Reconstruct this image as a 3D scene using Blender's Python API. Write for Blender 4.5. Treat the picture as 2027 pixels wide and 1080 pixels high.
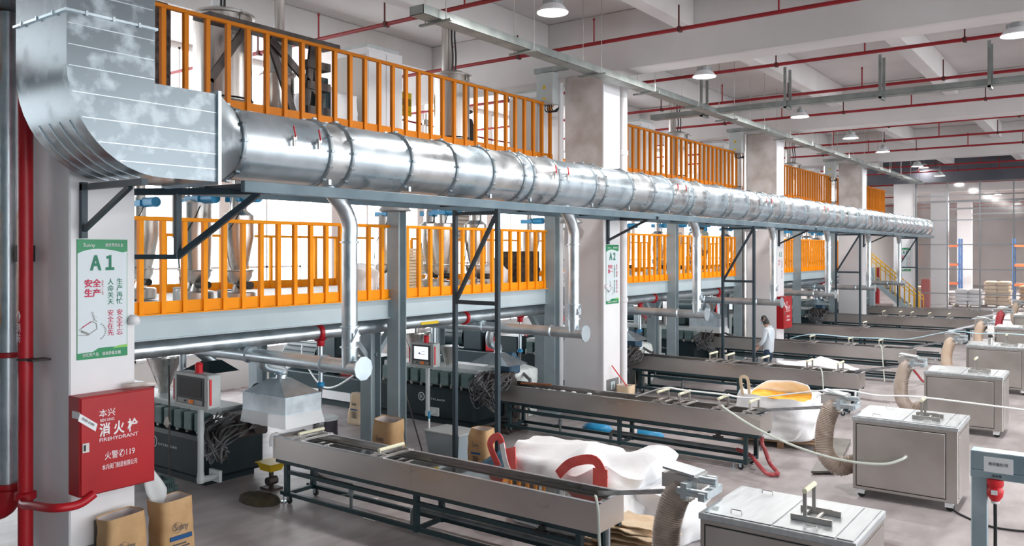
import bpy, math, random
from mathutils import Vector, Matrix, noise
for o in list(bpy.data.objects): bpy.data.objects.remove(o)
SC = bpy.context.scene; COL = SC.collection
R = random.Random(11); PI = math.pi

# ---------------------------------------------------------------- camera, world, exposure
PH = math.radians(36.28); FPX = 1628.0; CX = 1013.5; HY = 495.0; CH = 3.4
cam = bpy.data.cameras.new('camera'); cam.sensor_width = 36; cam.lens = FPX/2027*36
cam.shift_y = -45/2027; cam.clip_end = 300
co = bpy.data.objects.new('camera', cam); co.location = (0, 0, CH); co.rotation_euler = (PI/2, 0, PH)
COL.objects.link(co); SC.camera = co
W = bpy.data.worlds.new('daylight'); SC.world = W; W.use_nodes = True
bg = W.node_tree.nodes['Background']; bg.inputs[0].default_value = (0.93, 0.97, 1.0, 1); bg.inputs[1].default_value = 4.6
SC.view_settings.view_transform = 'Standard'; SC.view_settings.look = 'None'
SC.view_settings.gamma = 1; SC.view_settings.use_curve_mapping = False; SC.view_settings.exposure = 0.2

# ---------------------------------------------------------------- materials
MATS = {}
def mat(name, c1, c2=None, rough=.5, metal=0., scale=4., bump=0., stretch=(1, 1, 1), r2=None, detail=4., emit=None, es=1., trans=0., alpha=1., spec=None, lo=.35, hi=.65, bscale=None):
    if name in MATS: return MATS[name]
    m = bpy.data.materials.new(name); m.use_nodes = True; nt = m.node_tree; b = nt.nodes['Principled BSDF']
    def col(c): return tuple(c)+(1,) if len(c) == 3 else c
    b.inputs['Base Color'].default_value = col(c1); b.inputs['Roughness'].default_value = rough; b.inputs['Metallic'].default_value = metal
    if spec is not None: b.inputs['Specular IOR Level'].default_value = spec
    if emit: b.inputs['Emission Color'].default_value = col(emit); b.inputs['Emission Strength'].default_value = es
    if trans: b.inputs['Transmission Weight'].default_value = trans
    if alpha < 1: b.inputs['Alpha'].default_value = alpha
    if c2 is not None or bump or r2 is not None:
        tc = nt.nodes.new('ShaderNodeTexCoord'); mp = nt.nodes.new('ShaderNodeMapping'); mp.inputs['Scale'].default_value = stretch
        nz = nt.nodes.new('ShaderNodeTexNoise'); nz.inputs['Scale'].default_value = scale; nz.inputs['Detail'].default_value = detail
        nt.links.new(tc.outputs['Object'], mp.inputs[0]); nt.links.new(mp.outputs[0], nz.inputs['Vector'])
        cr = nt.nodes.new('ShaderNodeValToRGB'); cr.color_ramp.elements[0].position = lo; cr.color_ramp.elements[1].position = hi
        cr.color_ramp.elements[0].color = col(c1); cr.color_ramp.elements[1].color = col(c2 if c2 is not None else c1)
        nt.links.new(nz.outputs['Fac'], cr.inputs[0]); nt.links.new(cr.outputs[0], b.inputs['Base Color'])
        if r2 is not None:
            mr = nt.nodes.new('ShaderNodeMapRange'); mr.inputs[1].default_value = lo; mr.inputs[2].default_value = hi
            mr.inputs[3].default_value = rough; mr.inputs[4].default_value = r2
            nt.links.new(nz.outputs['Fac'], mr.inputs[0]); nt.links.new(mr.outputs[0], b.inputs['Roughness'])
        if bump:
            n2 = nt.nodes.new('ShaderNodeTexNoise'); n2.inputs['Scale'].default_value = bscale or scale*3
            nt.links.new(mp.outputs[0], n2.inputs['Vector'])
            bp = nt.nodes.new('ShaderNodeBump'); bp.inputs['Strength'].default_value = bump; bp.inputs['Distance'].default_value = .02
            nt.links.new(n2.outputs['Fac'], bp.inputs['Height']); nt.links.new(bp.outputs[0], b.inputs['Normal'])
    MATS[name] = m; return m
galv = mat('galvanised_steel', (.50, .61, .68), (.70, .79, .85), .25, .82, 2.5, .015, r2=.38, bscale=2.5)
galvd = mat('galvanised_panel_patchy', (.20, .235, .26), (.44, .50, .54), .30, .85, 4.2, .03, r2=.5, detail=14, lo=.50, hi=.70, bscale=2)
galvs = mat('spiral_pipe_steel', (.50, .57, .61), (.66, .73, .77), .3, .9, 5, 0, r2=.42)
stain = mat('brushed_stainless', (.52, .485, .46), (.60, .565, .54), .27, .93, .8, .0, stretch=(1, 1, 2), r2=.36)
stainl = mat('light_stainless', (.52, .50, .48), (.66, .64, .62), .3, .95, 3, 0, r2=.42)
staint = mat('polished_tank_steel', (.55, .53, .50), (.70, .67, .64), .2, .95, 2, 0, stretch=(4, 4, .2), r2=.3)
rimm = mat('worn_trough_rim', (.34, .35, .37), (.52, .53, .55), .38, .9, 8, 0, stretch=(.5, 4, 4))
teal = mat('dark_teal_paint', (.010, .032, .040), (.016, .045, .055), .42, 0, 2)
tealm = mat('machine_teal_paint', (.003, .012, .016), (.006, .020, .026), .5, 0, 2, spec=.3)
tealg = mat('grey_green_barrel', (.08, .135, .14), (.12, .18, .18), .5, .2, 6)
steelp = mat('blue_grey_structural_paint', (.30, .37, .40), (.36, .43, .46), .5, 0, 3)
steeld = mat('dark_slate_frame_paint', (.022, .04, .055), (.035, .06, .078), .45, .1, 3)
beamp = mat('pale_blue_grey_beam_paint', (.44, .53, .57), (.52, .61, .65), .5, 0, 1.5, lo=.3, hi=.8)
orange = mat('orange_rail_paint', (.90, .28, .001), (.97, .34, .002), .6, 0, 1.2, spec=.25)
orangeu = mat('shaded_orange_rail_paint', (.50, .145, .002), (.60, .18, .003), .6, 0, 1.2, spec=.25)  # darker copy of the rail orange; upper level's dimness put into the colour
white = mat('white_column_paint', (.80, .80, .82), (.86, .86, .88), .55, 0, 1.2)
conc = mat('stained_column_plaster', (.50, .45, .42), (.72, .69, .68), .7, 0, 1.3, .05, detail=7, lo=.38, hi=.58)
ceilm = mat('painted_concrete_ceiling', (.60, .575, .57), (.68, .65, .645), .85, 0, .6)
beamm = mat('painted_concrete_beam', (.66, .635, .63), (.74, .715, .71), .85, 0, .8)
wallm = mat('white_wall_paint', (.80, .79, .78), (.86, .85, .84), .8, 0, .5)
pinkw = mat('distant_hall_wall', (.60, .52, .49), (.70, .62, .59), .85, 0, .5)
darkw = mat('dark_grey_wall_panel', (.075, .08, .10), (.095, .10, .12), .6, 0, 1)
red = mat('fire_pipe_red', (.42, .004, .012), (.50, .008, .018), .4, 0, 4)
redd = mat('sprinkler_pipe_red', (.26, .006, .012), (.33, .010, .018), .45, 0, 4)
redb = mat('hydrant_box_red', (.36, .003, .008), (.46, .006, .012), .38, 0, 1.2)
redbr = mat('bright_red_plastic', (.75, .02, .03), None, .35)
blk = mat('black_rubber', (.012, .012, .014), None, .55)
blkm = mat('black_speckled_metal', (.02, .015, .014), (.10, .07, .06), .7, .2, 14, .2, detail=8)
dkm = mat('weathered_dark_steel', (.05, .042, .04), (.10, .085, .08), .55, .5, 5)
blue = mat('valve_blue_paint', (.01, .22, .46), (.015, .28, .55), .35)
blued = mat('motor_dark_blue', (.02, .07, .13), (.035, .10, .17), .45)
cream = mat('ivory_roller_plastic', (.80, .78, .58), None, .4)
whitep = mat('white_plastic', (.85, .86, .88), None, .4)
lgrey = mat('light_grey_enclosure', (.50, .54, .54), (.56, .60, .60), .45)
kraft = mat('kraft_paper', (.50, .30, .14), (.64, .42, .22), .8, 0, 3, .5, bscale=7)
kraftl = mat('pale_kraft_paper', (.74, .55, .36), (.82, .66, .47), .8, 0, 3, .5, bscale=7)
kraftin = mat('paper_bag_lining', (.55, .50, .48), (.68, .63, .62), .7, 0, 4)
wood = mat('pallet_wood', (.16, .09, .05), (.30, .18, .10), .8, 0, 5, .2, stretch=(1, 6, 6))
fibc = mat('white_woven_sack', (.80, .82, .85), (.90, .91, .93), .6, 0, 2.2, .5, bscale=5)
sackred = mat('red_sack_webbing', (.86, .10, .09), (.95, .16, .14), .6, 0, 5)
clear = mat('milky_plastic', (.82, .85, .86), None, .3, alpha=.72)
labelm = mat('paper_label', (.82, .84, .86), None, .5)
glass = None
# ---------------------------------------------------------------- mesh builder
class MB:
    def __init__(s): s.v = []; s.f = []; s.m = []; s.mi = 0
    def add(s, vs, fs):
        n = len(s.v); s.v.extend([tuple(v) for v in vs]); s.f.extend([tuple(i+n for i in f) for f in fs]); s.m.extend([s.mi]*len(fs)); return s
    def box(s, x0, x1, y0, y1, z0, z1):
        return s.add([(x0,y0,z0),(x1,y0,z0),(x1,y1,z0),(x0,y1,z0),(x0,y0,z1),(x1,y0,z1),(x1,y1,z1),(x0,y1,z1)],
            [(0,3,2,1),(4,5,6,7),(0,1,5,4),(1,2,6,5),(2,3,7,6),(3,0,4,7)])
    def bbox(s, x0, x1, y0, y1, z0, z1, b=.01):   # box with chamfered edges
        X, Y, Z = (x0, x1), (y0, y1), (z0, z1); vs = []; idx = {}
        for i in (0, 1):
            for j in (0, 1):
                for k in (0, 1):
                    sx, sy, sz = (1, -1)[i]*b, (1, -1)[j]*b, (1, -1)[k]*b
                    for ax in range(3):
                        idx[i, j, k, ax] = len(vs)
                        vs.append((X[i]+(0 if ax == 0 else sx), Y[j]+(0 if ax == 1 else sy), Z[k]+(0 if ax == 2 else sz)))
        fs = []
        I = lambda i, j, k, a: idx[i, j, k, a]
        for i in (0, 1):
            q = [I(i,0,0,0), I(i,1,0,0), I(i,1,1,0), I(i,0,1,0)]; fs.append(q if i else q[::-1])
            q = [I(0,i,0,1), I(1,i,0,1), I(1,i,1,1), I(0,i,1,1)]; fs.append(q[::-1] if i else q)
            q = [I(0,0,i,2), I(1,0,i,2), I(1,1,i,2), I(0,1,i,2)]; fs.append(q if i else q[::-1])
        for i in (0, 1):
            for j in (0, 1):
                f1 = i == j
                q = [I(i,j,0,0), I(i,j,1,0), I(i,j,1,1), I(i,j,0,1)]; fs.append(q[::-1] if f1 else q)
                q = [I(i,0,j,0), I(i,1,j,0), I(i,1,j,2), I(i,0,j,2)]; fs.append(q if f1 else q[::-1])
                q = [I(0,i,j,1), I(1,i,j,1), I(1,i,j,2), I(0,i,j,2)]; fs.append(q[::-1] if f1 else q)
                for k in (0, 1):
                    q = [I(i,j,k,0), I(i,j,k,1), I(i,j,k,2)]; fs.append(q if (i+j+k) % 2 else q[::-1])
        return s.add(vs, fs)
    def obox(s, c, sz, rot):
        rot = rot if isinstance(rot, Matrix) else Matrix.Rotation(rot, 3, 'Z'); c = Vector(c); vs = []
        for dz in (-1, 1):
            for dx, dy in ((-1,-1),(1,-1),(1,1),(-1,1)): vs.append(c + rot @ Vector((dx*sz[0]/2, dy*sz[1]/2, dz*sz[2]/2)))
        return s.add(vs, [(0,3,2,1),(4,5,6,7),(0,1,5,4),(1,2,6,5),(2,3,7,6),(3,0,4,7)])
    def bar(s, p, q, w, h=None, up=(0, 0, 1)):
        p = Vector(p); q = Vector(q); h = h or w; d = (q-p).normalized(); u = Vector(up)
        if abs(d.dot(u)) > .95: u = Vector((0, 1, 0))
        a = d.cross(u).normalized(); b = a.cross(d).normalized(); vs = []
        for e in (p, q):
            for sa, sb in ((-1,-1),(1,-1),(1,1),(-1,1)): vs.append(e + a*sa*w/2 + b*sb*h/2)
        return s.add(vs, [(0,1,2,3),(7,6,5,4),(0,4,5,1),(1,5,6,2),(2,6,7,3),(3,7,4,0)])
    def tube(s, pts, r, n=10, cap=True, rs=None):
        P = [Vector(p) for p in pts]; L = len(P); vs = []; a = None
        for i in range(L):
            d = (P[min(i+1, L-1)]-P[max(i-1, 0)]).normalized()
            if a is None:
                a = d.cross(Vector((0, 0, 1)));
                if a.length < .1: a = d.cross(Vector((0, 1, 0)))
                a.normalize()
            else:
                a = (a - d*a.dot(d)).normalized()
            b = d.cross(a); rr = rs[i] if rs else r
            for k in range(n): t = 2*PI*k/n; vs.append(P[i]+a*math.cos(t)*rr+b*math.sin(t)*rr)
        fs = [(i*n+k, i*n+(k+1) % n, (i+1)*n+(k+1) % n, (i+1)*n+k) for i in range(L-1) for k in range(n)]
        if cap: fs += [tuple(range(n))[::-1], tuple((L-1)*n+k for k in range(n))]
        return s.add(vs, fs)
    def cyl(s, p, q, r, n=16): return s.tube([p, q], r, n)
    def lathe(s, c, prof, n=20, cap=True, sx=1, sy=1):
        cx, cy, cz = c; vs = []
        for r, z in prof:
            for k in range(n): t = 2*PI*k/n; vs.append((cx+r*math.cos(t)*sx, cy+r*math.sin(t)*sy, cz+z))
        L = len(prof)
        fs = [(i*n+k, i*n+(k+1) % n, (i+1)*n+(k+1) % n, (i+1)*n+k) for i in range(L-1) for k in range(n)]
        if cap: fs += [tuple(range(n))[::-1], tuple((L-1)*n+k for k in range(n))]
        return s.add(vs, fs)
    def prism(s, pts, d):
        d = Vector(d); n = len(pts); P = [Vector(p) for p in pts]
        return s.add(P+[p+d for p in P], [tuple(range(n))[::-1], tuple(range(n, 2*n))]+[(i, (i+1) % n, n+(i+1) % n, n+i) for i in range(n)])
    def loft(s, rings, cap=True):
        n = len(rings[0]); L = len(rings); vs = [p for r in rings for p in r]
        fs = [(i*n+k, i*n+(k+1) % n, (i+1)*n+(k+1) % n, (i+1)*n+k) for i in range(L-1) for k in range(n)]
        if cap: fs += [tuple(range(n))[::-1], tuple((L-1)*n+k for k in range(n))]
        return s.add(vs, fs)
    def quad(s, a, b, c, d): return s.add([a, b, c, d], [(0, 1, 2, 3)])
    def build(s, name, m, parent=None, smooth=True, ang=.6, bevel=0, mats=None):
        o_ = ORG.get(parent.name if parent else None, Vector((0, 0, 0)))
        me = bpy.data.meshes.new(name); me.from_pydata([(v[0]-o_[0], v[1]-o_[1], v[2]-o_[2]) for v in s.v], [], s.f)
        me.validate(); me.update()
        import bmesh
        b = bmesh.new(); b.from_mesh(me); bmesh.ops.recalc_face_normals(b, faces=b.faces); b.to_mesh(me); b.free()
        if mats:
            for x in mats: me.materials.append(x)
            if len(s.m) == len(me.polygons): me.polygons.foreach_set('material_index', s.m)
        else: me.materials.append(m)
        if smooth:
            me.polygons.foreach_set('use_smooth', [True]*len(me.polygons)); me.set_sharp_from_angle(angle=ang)
        o = bpy.data.objects.new(name, me); COL.objects.link(o)
        if parent: o.parent = parent; ORG[o.name] = o_
        else: ORG[o.name] = Vector((0, 0, 0))
        return o
ORG = {None: Vector((0, 0, 0))}
def thing(name, label, cat, loc, group=None, kind=None):
    o = bpy.data.objects.new(name, None); COL.objects.link(o); o.location = loc; o.empty_display_size = .1
    o['label'] = label; o['category'] = cat
    if group: o['group'] = group
    if kind: o['kind'] = kind
    ORG[o.name] = Vector(loc); return o
def tag(o, label, cat, group=None, kind=None):
    o['label'] = label; o['category'] = cat
    if group: o['group'] = group
    if kind: o['kind'] = kind
    return o
def struct(o, label=None):
    o['kind'] = 'structure'
    if label: o['label'] = label
    return o
def recenter(o):   # put a mesh thing's origin at the middle of its base
    me = o.data; xs = [v.co for v in me.vertices]
    c = Vector((sum(v.x for v in xs)/len(xs), sum(v.y for v in xs)/len(xs), min(v.z for v in xs)))
    me.transform(Matrix.Translation(-c)); o.location = o.location + c; return o
def copy_tree(o, parent=None):
    c = o.copy(); COL.objects.link(c)
    if parent: c.parent = parent
    for ch in o.children: copy_tree(ch, c)
    return c
def dup(root, d, label, group=None, rz=None):
    c = copy_tree(root); c.location = Vector(root.location)+Vector(d); c['label'] = label
    if group: c['group'] = group
    if rz is not None: c.rotation_euler.z = rz
    return c
FX = Matrix(((0, 0, 1), (1, 0, 0), (0, 1, 0))).to_4x4()      # text facing +X: local x -> +Y, y -> Z
FY = Matrix(((1, 0, 0), (0, 0, -1), (0, 1, 0))).to_4x4()     # text facing -Y
FZ = Matrix.Identity(4)
def text(body, size, loc, m, parent=None, face='X', rot=0., name='lettering', width=None, align='CENTER', ext=.0006, spacing=1., line=1., bold=.0):
    cu = bpy.data.curves.new(name, 'FONT'); cu.body = body; cu.size = size; cu.align_x = align; cu.align_y = 'CENTER'
    cu.extrude = ext; cu.space_character = spacing; cu.offset = bold; cu.space_line = line; cu.materials.append(m); cu.resolution_u = 3
    o = bpy.data.objects.new(name, cu); COL.objects.link(o)
    M = {'X': FX, 'Y': FY, 'Z': FZ}[face] if isinstance(face, str) else face
    base = ORG.get(parent.name, Vector((0, 0, 0))) if parent else Vector((0, 0, 0))
    sc = 1.
    if width:
        bpy.context.view_layer.update(); w = o.dimensions.x
        if w > 1e-4: sc = width/w
    o.matrix_local = Matrix.Translation(Vector(loc)-base) @ M @ Matrix.Rotation(rot, 4, 'Z') @ Matrix.Diagonal((sc, 1, 1, 1))
    if parent: o.parent = parent; o.matrix_local = Matrix.Translation(Vector(loc)-base) @ M @ Matrix.Rotation(rot, 4, 'Z') @ Matrix.Diagonal((sc, 1, 1, 1))
    ORG[o.name] = base
    return o
def bez(pts, n=8):   # catmull-rom through points
    P = [Vector(p) for p in pts]; out = []
    for i in range(len(P)-1):
        a = P[max(i-1, 0)]; b = P[i]; c = P[i+1]; d = P[min(i+2, len(P)-1)]
        for k in range(n):
            t = k/n; out.append(.5*((2*b)+(c-a)*t+(2*a-5*b+4*c-d)*t*t+(-a+3*b-3*c+d)*t**3))
    out.append(P[-1]); return out
ORD = ['nearest', 'second nearest', 'third', 'fourth', 'fifth', 'sixth', 'seventh', 'eighth', 'ninth', 'tenth']
def Zf(x, y): return -x*math.sin(PH)+y*math.cos(PH)
# ================================================================ SETTING
CS = 10.55; CY = [3.98+CS*k for k in range(7)]; CXF = -8.37; CW = .93; CD = .68
# floor
def floor_mat():
    m = bpy.data.materials.new('polished_concrete_floor'); m.use_nodes = True; nt = m.node_tree; b = nt.nodes['Principled BSDF']; L = nt.links
    tc = nt.nodes.new('ShaderNodeTexCoord')
    def nz(sc, det, st=(1, 1, 1)):
        mp = nt.nodes.new('ShaderNodeMapping'); mp.inputs['Scale'].default_value = st; n = nt.nodes.new('ShaderNodeTexNoise')
        n.inputs['Scale'].default_value = sc; n.inputs['Detail'].default_value = det
        L.new(tc.outputs['Object'], mp.inputs[0]); L.new(mp.outputs[0], n.inputs['Vector']); return n.outputs['Fac']
    def ramp(f, stops):
        r = nt.nodes.new('ShaderNodeValToRGB'); e = r.color_ramp.elements
        while len(e) < len(stops): e.new(.5)
        for i, (p, c) in enumerate(stops): e[i].position = p; e[i].color = c if len(c) == 4 else tuple(c)+(1,)
        L.new(f, r.inputs[0]); return r.outputs[0]
    base = ramp(nz(.5, 8), [(.3, (.30, .27, .27)), (.55, (.45, .415, .42)), (.75, (.56, .53, .535))])
    wear = ramp(nz(3.5, 9, (1, .35, 1)), [(.4, (.72, .70, .70)), (.62, (1, 1, 1))])
    mx = nt.nodes.new('ShaderNodeMix'); mx.data_type = 'RGBA'; mx.blend_type = 'MULTIPLY'; mx.inputs[0].default_value = .8
    L.new(base, mx.inputs[6]); L.new(wear, mx.inputs[7])
    wet = ramp(nz(.42, 5, (.6, 1.6, 1)), [(.62, (0, 0, 0)), (.66, (1, 1, 1))])
    m2 = nt.nodes.new('ShaderNodeMix'); m2.data_type = 'RGBA'; m2.blend_type = 'MULTIPLY'
    L.new(wet, m2.inputs[0]); L.new(mx.outputs[2], m2.inputs[6]); m2.inputs[7].default_value = (.66, .6, .6, 1)
    L.new(m2.outputs[2], b.inputs['Base Color'])
    rr = nt.nodes.new('ShaderNodeMapRange'); rr.inputs[3].default_value = .30; rr.inputs[4].default_value = .08; L.new(wet, rr.inputs[0])
    r3 = nt.nodes.new('ShaderNodeMath'); r3.operation = 'MULTIPLY_ADD'; L.new(nz(6, 6), r3.inputs[0]); r3.inputs[1].default_value = .22
    L.new(rr.outputs[0], r3.inputs[2]); L.new(r3.outputs[0], b.inputs['Roughness'])
    return m
fl = struct(MB().box(-17.6, 22, -9, 96, -.2, 0).build('floor', floor_mat(), smooth=False))
# ceiling slab and beams
struct(MB().box(-17.8, 22, -9, 96, 8.2, 8.5).build('ceiling', ceilm, smooth=False))
for k, y in enumerate(CY):
    struct(MB().bbox(-17.5, 22, y+.05, y+CD-.05, 7.0, 8.2, .02).build('ceiling_beam', beamm))
for x in (-13.2, -9.9, -6.6, -3.6, -.6, 2.4, 5.4):
    for k in range(-1, 7):
        y0 = CY[k]+CD-.05 if k >= 0 else -8.9; y1 = CY[k+1]+.05 if k < 6 else 95
        struct(MB().bbox(x-.16, x+.16, y0, y1, 7.62, 8.2, .015).build('ceiling_beam', beamm))
# columns
for k, y in enumerate(CY):
    t = thing('concrete_column', '', 'column', (CXF-CW/2, y+CD/2, 0), kind='structure')
    t['label'] = ['white square column with the A1 poster and red hydrant cabinet', 'stained column with the A2 poster behind the second trough',
        'column with the A3 poster and the far red hydrant cabinet', 'plain white column in front of the yellow staircase', 'white column with the A5 poster at the glazed partition',
        'first column beyond the glazed partition in line with the machines', 'second column beyond the glazed partition in line with the machines'][k]
    del t['category']
    MB().bbox(CXF-CW, CXF, y, y+CD, 0, 7.0, .015).build('shaft', conc if k in (1, 2, 3) else white, t)
    if k in (1, 2, 3):   # white board cladding on the aisle face, full height; lower half of the near face repainted
        MB().bbox(CXF-.005, CXF+.012, y+.02, y+CD-.01, 0, 6.95, .004).build('cladding', white, t)
        MB().bbox(CXF-CW+.0, CXF-.0, y-.008, y+.01, 0, 4.1, .003).build('cladding', white, t)
for k, y in enumerate(CY[:5]):          # a second row across the hall, nearer the back wall
    struct(MB().bbox(-17.3, -16.5, y, y+CD, 0, 7.0, .015).build('rear_column', white))
for x in (2.5, 11.0):
    for y in CY[4:]: struct(MB().bbox(x-CW, x, y, y+CD, 0, 7.0, .015).build('far_column', white))
# back wall; both window bands enlarged to brighten wall and hall
XW = -17.5
def windows(z0, z1, tagn, n):
    for i in range(n):
        y0 = -2+i*3.5; t = thing('window_%d' % (tagn+i), 'bright steel framed rear window, enlarged for more daylight', 'window', (XW, y0+1.6, z0), kind='structure'); del t['category']
        f = MB()
        for a in range(4): f.box(XW-.05, XW+.03, y0+.15+a*1.07-.025, y0+.15+a*1.07+.025, z0, z1)
        for b in (z0, (z0+z1)/2, z1-.05): f.box(XW-.05, XW+.03, y0+.15, y0+3.36, b, b+.05)
        f.build('window_frame', whitep, t, smooth=False)
wl = MB()
for z0, z1 in ((0, .9), (5.0, 5.45), (8.1, 8.2)): wl.box(XW-.25, XW, -9, 60, z0, z1)
for i in range(19):
    y = -2+i*3.5
    for z0, z1 in ((.9, 5.0), (5.45, 8.1)): wl.box(XW-.25, XW, y-.15, y+.15, z0, z1)
for z0, z1 in ((.9, 5.0), (5.45, 8.1)): wl.box(XW-.25, XW, -9, -2, z0, z1)
struct(wl.build('wall_left', wallm, smooth=False))
windows(.9, 5.0, 1, 18); windows(5.45, 8.1, 19, 18)
struct(MB().box(-17.45, -17.3, 46.6, 92, 0, 8.2).build('wall_left', wallm, smooth=False))
# two storey machine platform: decks, edge beams, steel columns
XR = -9.6
dk = mat('pale_chequer_deck', (.55, .56, .56), (.66, .67, .67), .55, .2, 4)
struct(MB().box(-14.6, XR, .5, 42.6, 2.56, 2.60).box(-14.6, -13.9, .5, 42.6, 2.3, 2.56).build('platform_deck', dk, smooth=False), 'lower steel platform deck above the extruders')
struct(MB().box(-14.6, XR, .5, 46, 5.2, 5.26).build('platform_deck', dk, smooth=False), 'upper steel platform deck behind the big duct')
def ibeam_y(x, y0, y1, z0, z1, w=.14, t=.012):
    return MB().box(x-w/2, x+w/2, y0, y1, z1-t, z1).box(x-w/2, x+w/2, y0, y1, z0, z0+t).box(x-.006, x+.006, y0, y1, z0+t, z1-t)
struct(MB().box(XR-.06, XR+.01, .5, 42.6, 2.30, 2.60).box(XR-.1, XR+.05, .5, 42.6, 2.585, 2.615).box(XR-.1, XR+.05, .5, 42.6, 2.29, 2.305).build('platform_edge_beam', beamp), 'pale blue-grey beam along the lower platform edge')
struct(MB().box(XR-.1, XR+.04, .5, 46, 5.0, 5.27).build('platform_edge_beam', beamp), 'pale blue-grey beam along the upper platform edge')
for k in range(16):
    y = 1.9+2.64*k; struct(MB().box(-14.5, XR-.06, y-.06, y+.06, 2.32, 2.56).build('platform_joist', beamp, smooth=False))
    struct(MB().box(-14.5, XR-.06, y-.06, y+.06, 5.0, 5.2).build('platform_joist', beamp, smooth=False))
scols = [9.65, 14.25, 20.05, 24.8, 30.6, 35.35, 41.1]
for k, y in enumerate([3.2]+scols):
    c = MB(); x0, x1 = -9.62, -9.36
    c.box(x0, x1, y, y+.014, .03, 5.0).box(x0, x1, y+.166, y+.18, .03, 5.0).box(-9.50, -9.48, y+.01, y+.17, .03, 5.0)
    c.box(x0-.05, x1+.05, y-.05, y+.23, 0, .03)
    struct(c.build('steel_column', steelp, smooth=False), 'blue-grey steel H column rising past the platform edge')
for k, y in enumerate([4.8, 10.08, 15.4, 20.9, 26.1, 31.5, 36.8]):     # shorter posts with V braces under the lower deck
    for x in (-10.45, -13.6):
        t = thing('platform_post', 'blue-grey H post with V braces under the lower platform', 'post', (x, y, 0), kind='structure'); del t['category']
        MB().box(x-.13, x+.13, y-.12, y-.106, 0, 2.3).box(x-.13, x+.13, y+.106, y+.12, 0, 2.3).box(x-.01, x+.01, y-.1, y+.1, 0, 2.3).build('post', steelp, t, smooth=False)
        for s in (-1, 1): MB().bar((x, y+s*.1, 1.55), (x, y+s*.75, 2.3), .12, .09).build('brace', steelp, t, smooth=False)
# railings
def railing(y0, y1, z, sp, m, label, group, x=XR+.02, hgt=1.2, ph=0.):
    t = thing('guard_rail', label, 'railing', (x, (y0+y1)/2, z), group)
    MB().bbox(x-.03, x+.03, y0, y1, z+hgt-.05, z+hgt, .006).build('top_rail', m, t)
    MB().box(x-.012, x+.0, y0, y1, z, z+.15).box(x-.015, x+.05, y0, y1, z-.015, z+.0).build('toe_board', m, t, smooth=False)
    n = int((y1-y0)/sp); first = None
    for i in range(n+1):
        y = y0+ph+i*sp
        if y > y1-.02: break
        if first is None:
            first = MB().box(x-.03, x+.03, y-.03, y+.03, z, z+hgt-.05).build('baluster', m, t, smooth=False); yb = y
        else:
            c = first.copy(); COL.objects.link(c); c.parent = t; c.location = (0, y-yb, 0)
    return t
lo = ['nearest run, left of the second column', 'second run, between the A2 and A3 columns', 'third run, between the A3 and fourth columns', 'last run, beside the staircase']
for k, (a, b) in enumerate([(2.6, 14.5), (15.3, 25.0), (25.85, 35.6), (36.35, 41.3)]):
    railing(a, b, 2.615, .292, orange, 'orange guard rail of lower platform, '+lo[k], 'lower platform rails', ph=(5.69-2.6) % .292)
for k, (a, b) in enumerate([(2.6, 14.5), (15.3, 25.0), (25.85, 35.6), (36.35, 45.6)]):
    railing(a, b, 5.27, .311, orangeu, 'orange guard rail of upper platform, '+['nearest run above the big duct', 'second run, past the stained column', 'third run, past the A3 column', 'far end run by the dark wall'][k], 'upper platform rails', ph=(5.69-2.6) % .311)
for k, (a, b) in enumerate([(2.6, 14.0), (15.3, 25.5), (26.0, 41)]):
    railing(a, b, 2.615, .6, orange, 'thin yellow-orange rail at the back of the lower platform, '+['near', 'middle', 'far'][k]+' run', 'rear platform rails', x=-14.4, hgt=1.1)
    railing(a, b, 5.27, .6, orange, 'thin yellow-orange rail at the back of the upper platform, '+['near', 'middle', 'far'][k]+' run', 'rear platform rails', x=-14.4, hgt=1.1)
# dark wall band and glazed partition at the hall end
YP = 46.0
struct(MB().box(-10.5, 22, YP-.2, YP-.05, 6.8, 8.2).build('wall_back', darkw, smooth=False))
struct(MB().box(-17.6, 22, -9.3, -9, 0, 8.2).build('unseen_wall_front', mat('teal_reflection_wall', (.16, .23, .25), (.20, .28, .30), .8, 0, .5), smooth=False))  # unseen wall behind camera, added to cut light; teal tint darkens reflections
struct(MB().box(-17.5, 22, 92, 92.3, 0, 8.2).build('wall_far', pinkw, smooth=False))
struct(MB().box(21.8, 22, 47, 92, 0, 8.2).build('unseen_wall_right', wallm, smooth=False))  # unseen wall, raised to full height to keep daylight off the far hall
gl = bpy.data.materials.new('hazy_partition_glass'); gl.use_nodes = True; nt = gl.node_tree; nt.nodes.remove(nt.nodes['Principled BSDF'])
tr = nt.nodes.new('ShaderNodeBsdfTransparent'); df = nt.nodes.new('ShaderNodeBsdfDiffuse'); df.inputs[0].default_value = (.85, .84, .87, 1)
gs = nt.nodes.new('ShaderNodeBsdfGlossy'); gs.inputs['Roughness'].default_value = .08; m1 = nt.nodes.new('ShaderNodeMixShader'); m2_ = nt.nodes.new('ShaderNodeMixShader')
m1.inputs[0].default_value = .07; m2_.inputs[0].default_value = .06; out = nt.nodes['Material Output']
nt.links.new(tr.outputs[0], m1.inputs[1]); nt.links.new(df.outputs[0], m1.inputs[2]); nt.links.new(m1.outputs[0], m2_.inputs[1]); nt.links.new(gs.outputs[0], m2_.inputs[2]); nt.links.new(m2_.outputs[0], out.inputs[0])
greym = mat('grey_partition_bar', (.25, .27, .29), None, .45, .3)
pt = thing('glazed_partition', 'grey barred glass partition across the far end of the hall', 'partition', (-2, YP, 0), kind='structure'); del pt['category']
xs = [-8.2+i*1.42 for i in range(14)]; zs = [.05, 1.24, 2.46, 3.68, 4.90, 6.12, 6.8]
for i, x in enumerate(xs):
    MB().box(x-(.06 if i == 0 else .03), x+.03, YP-.03, YP+.03, 0, 6.8).build('mullion', greym, pt, smooth=False)
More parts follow.
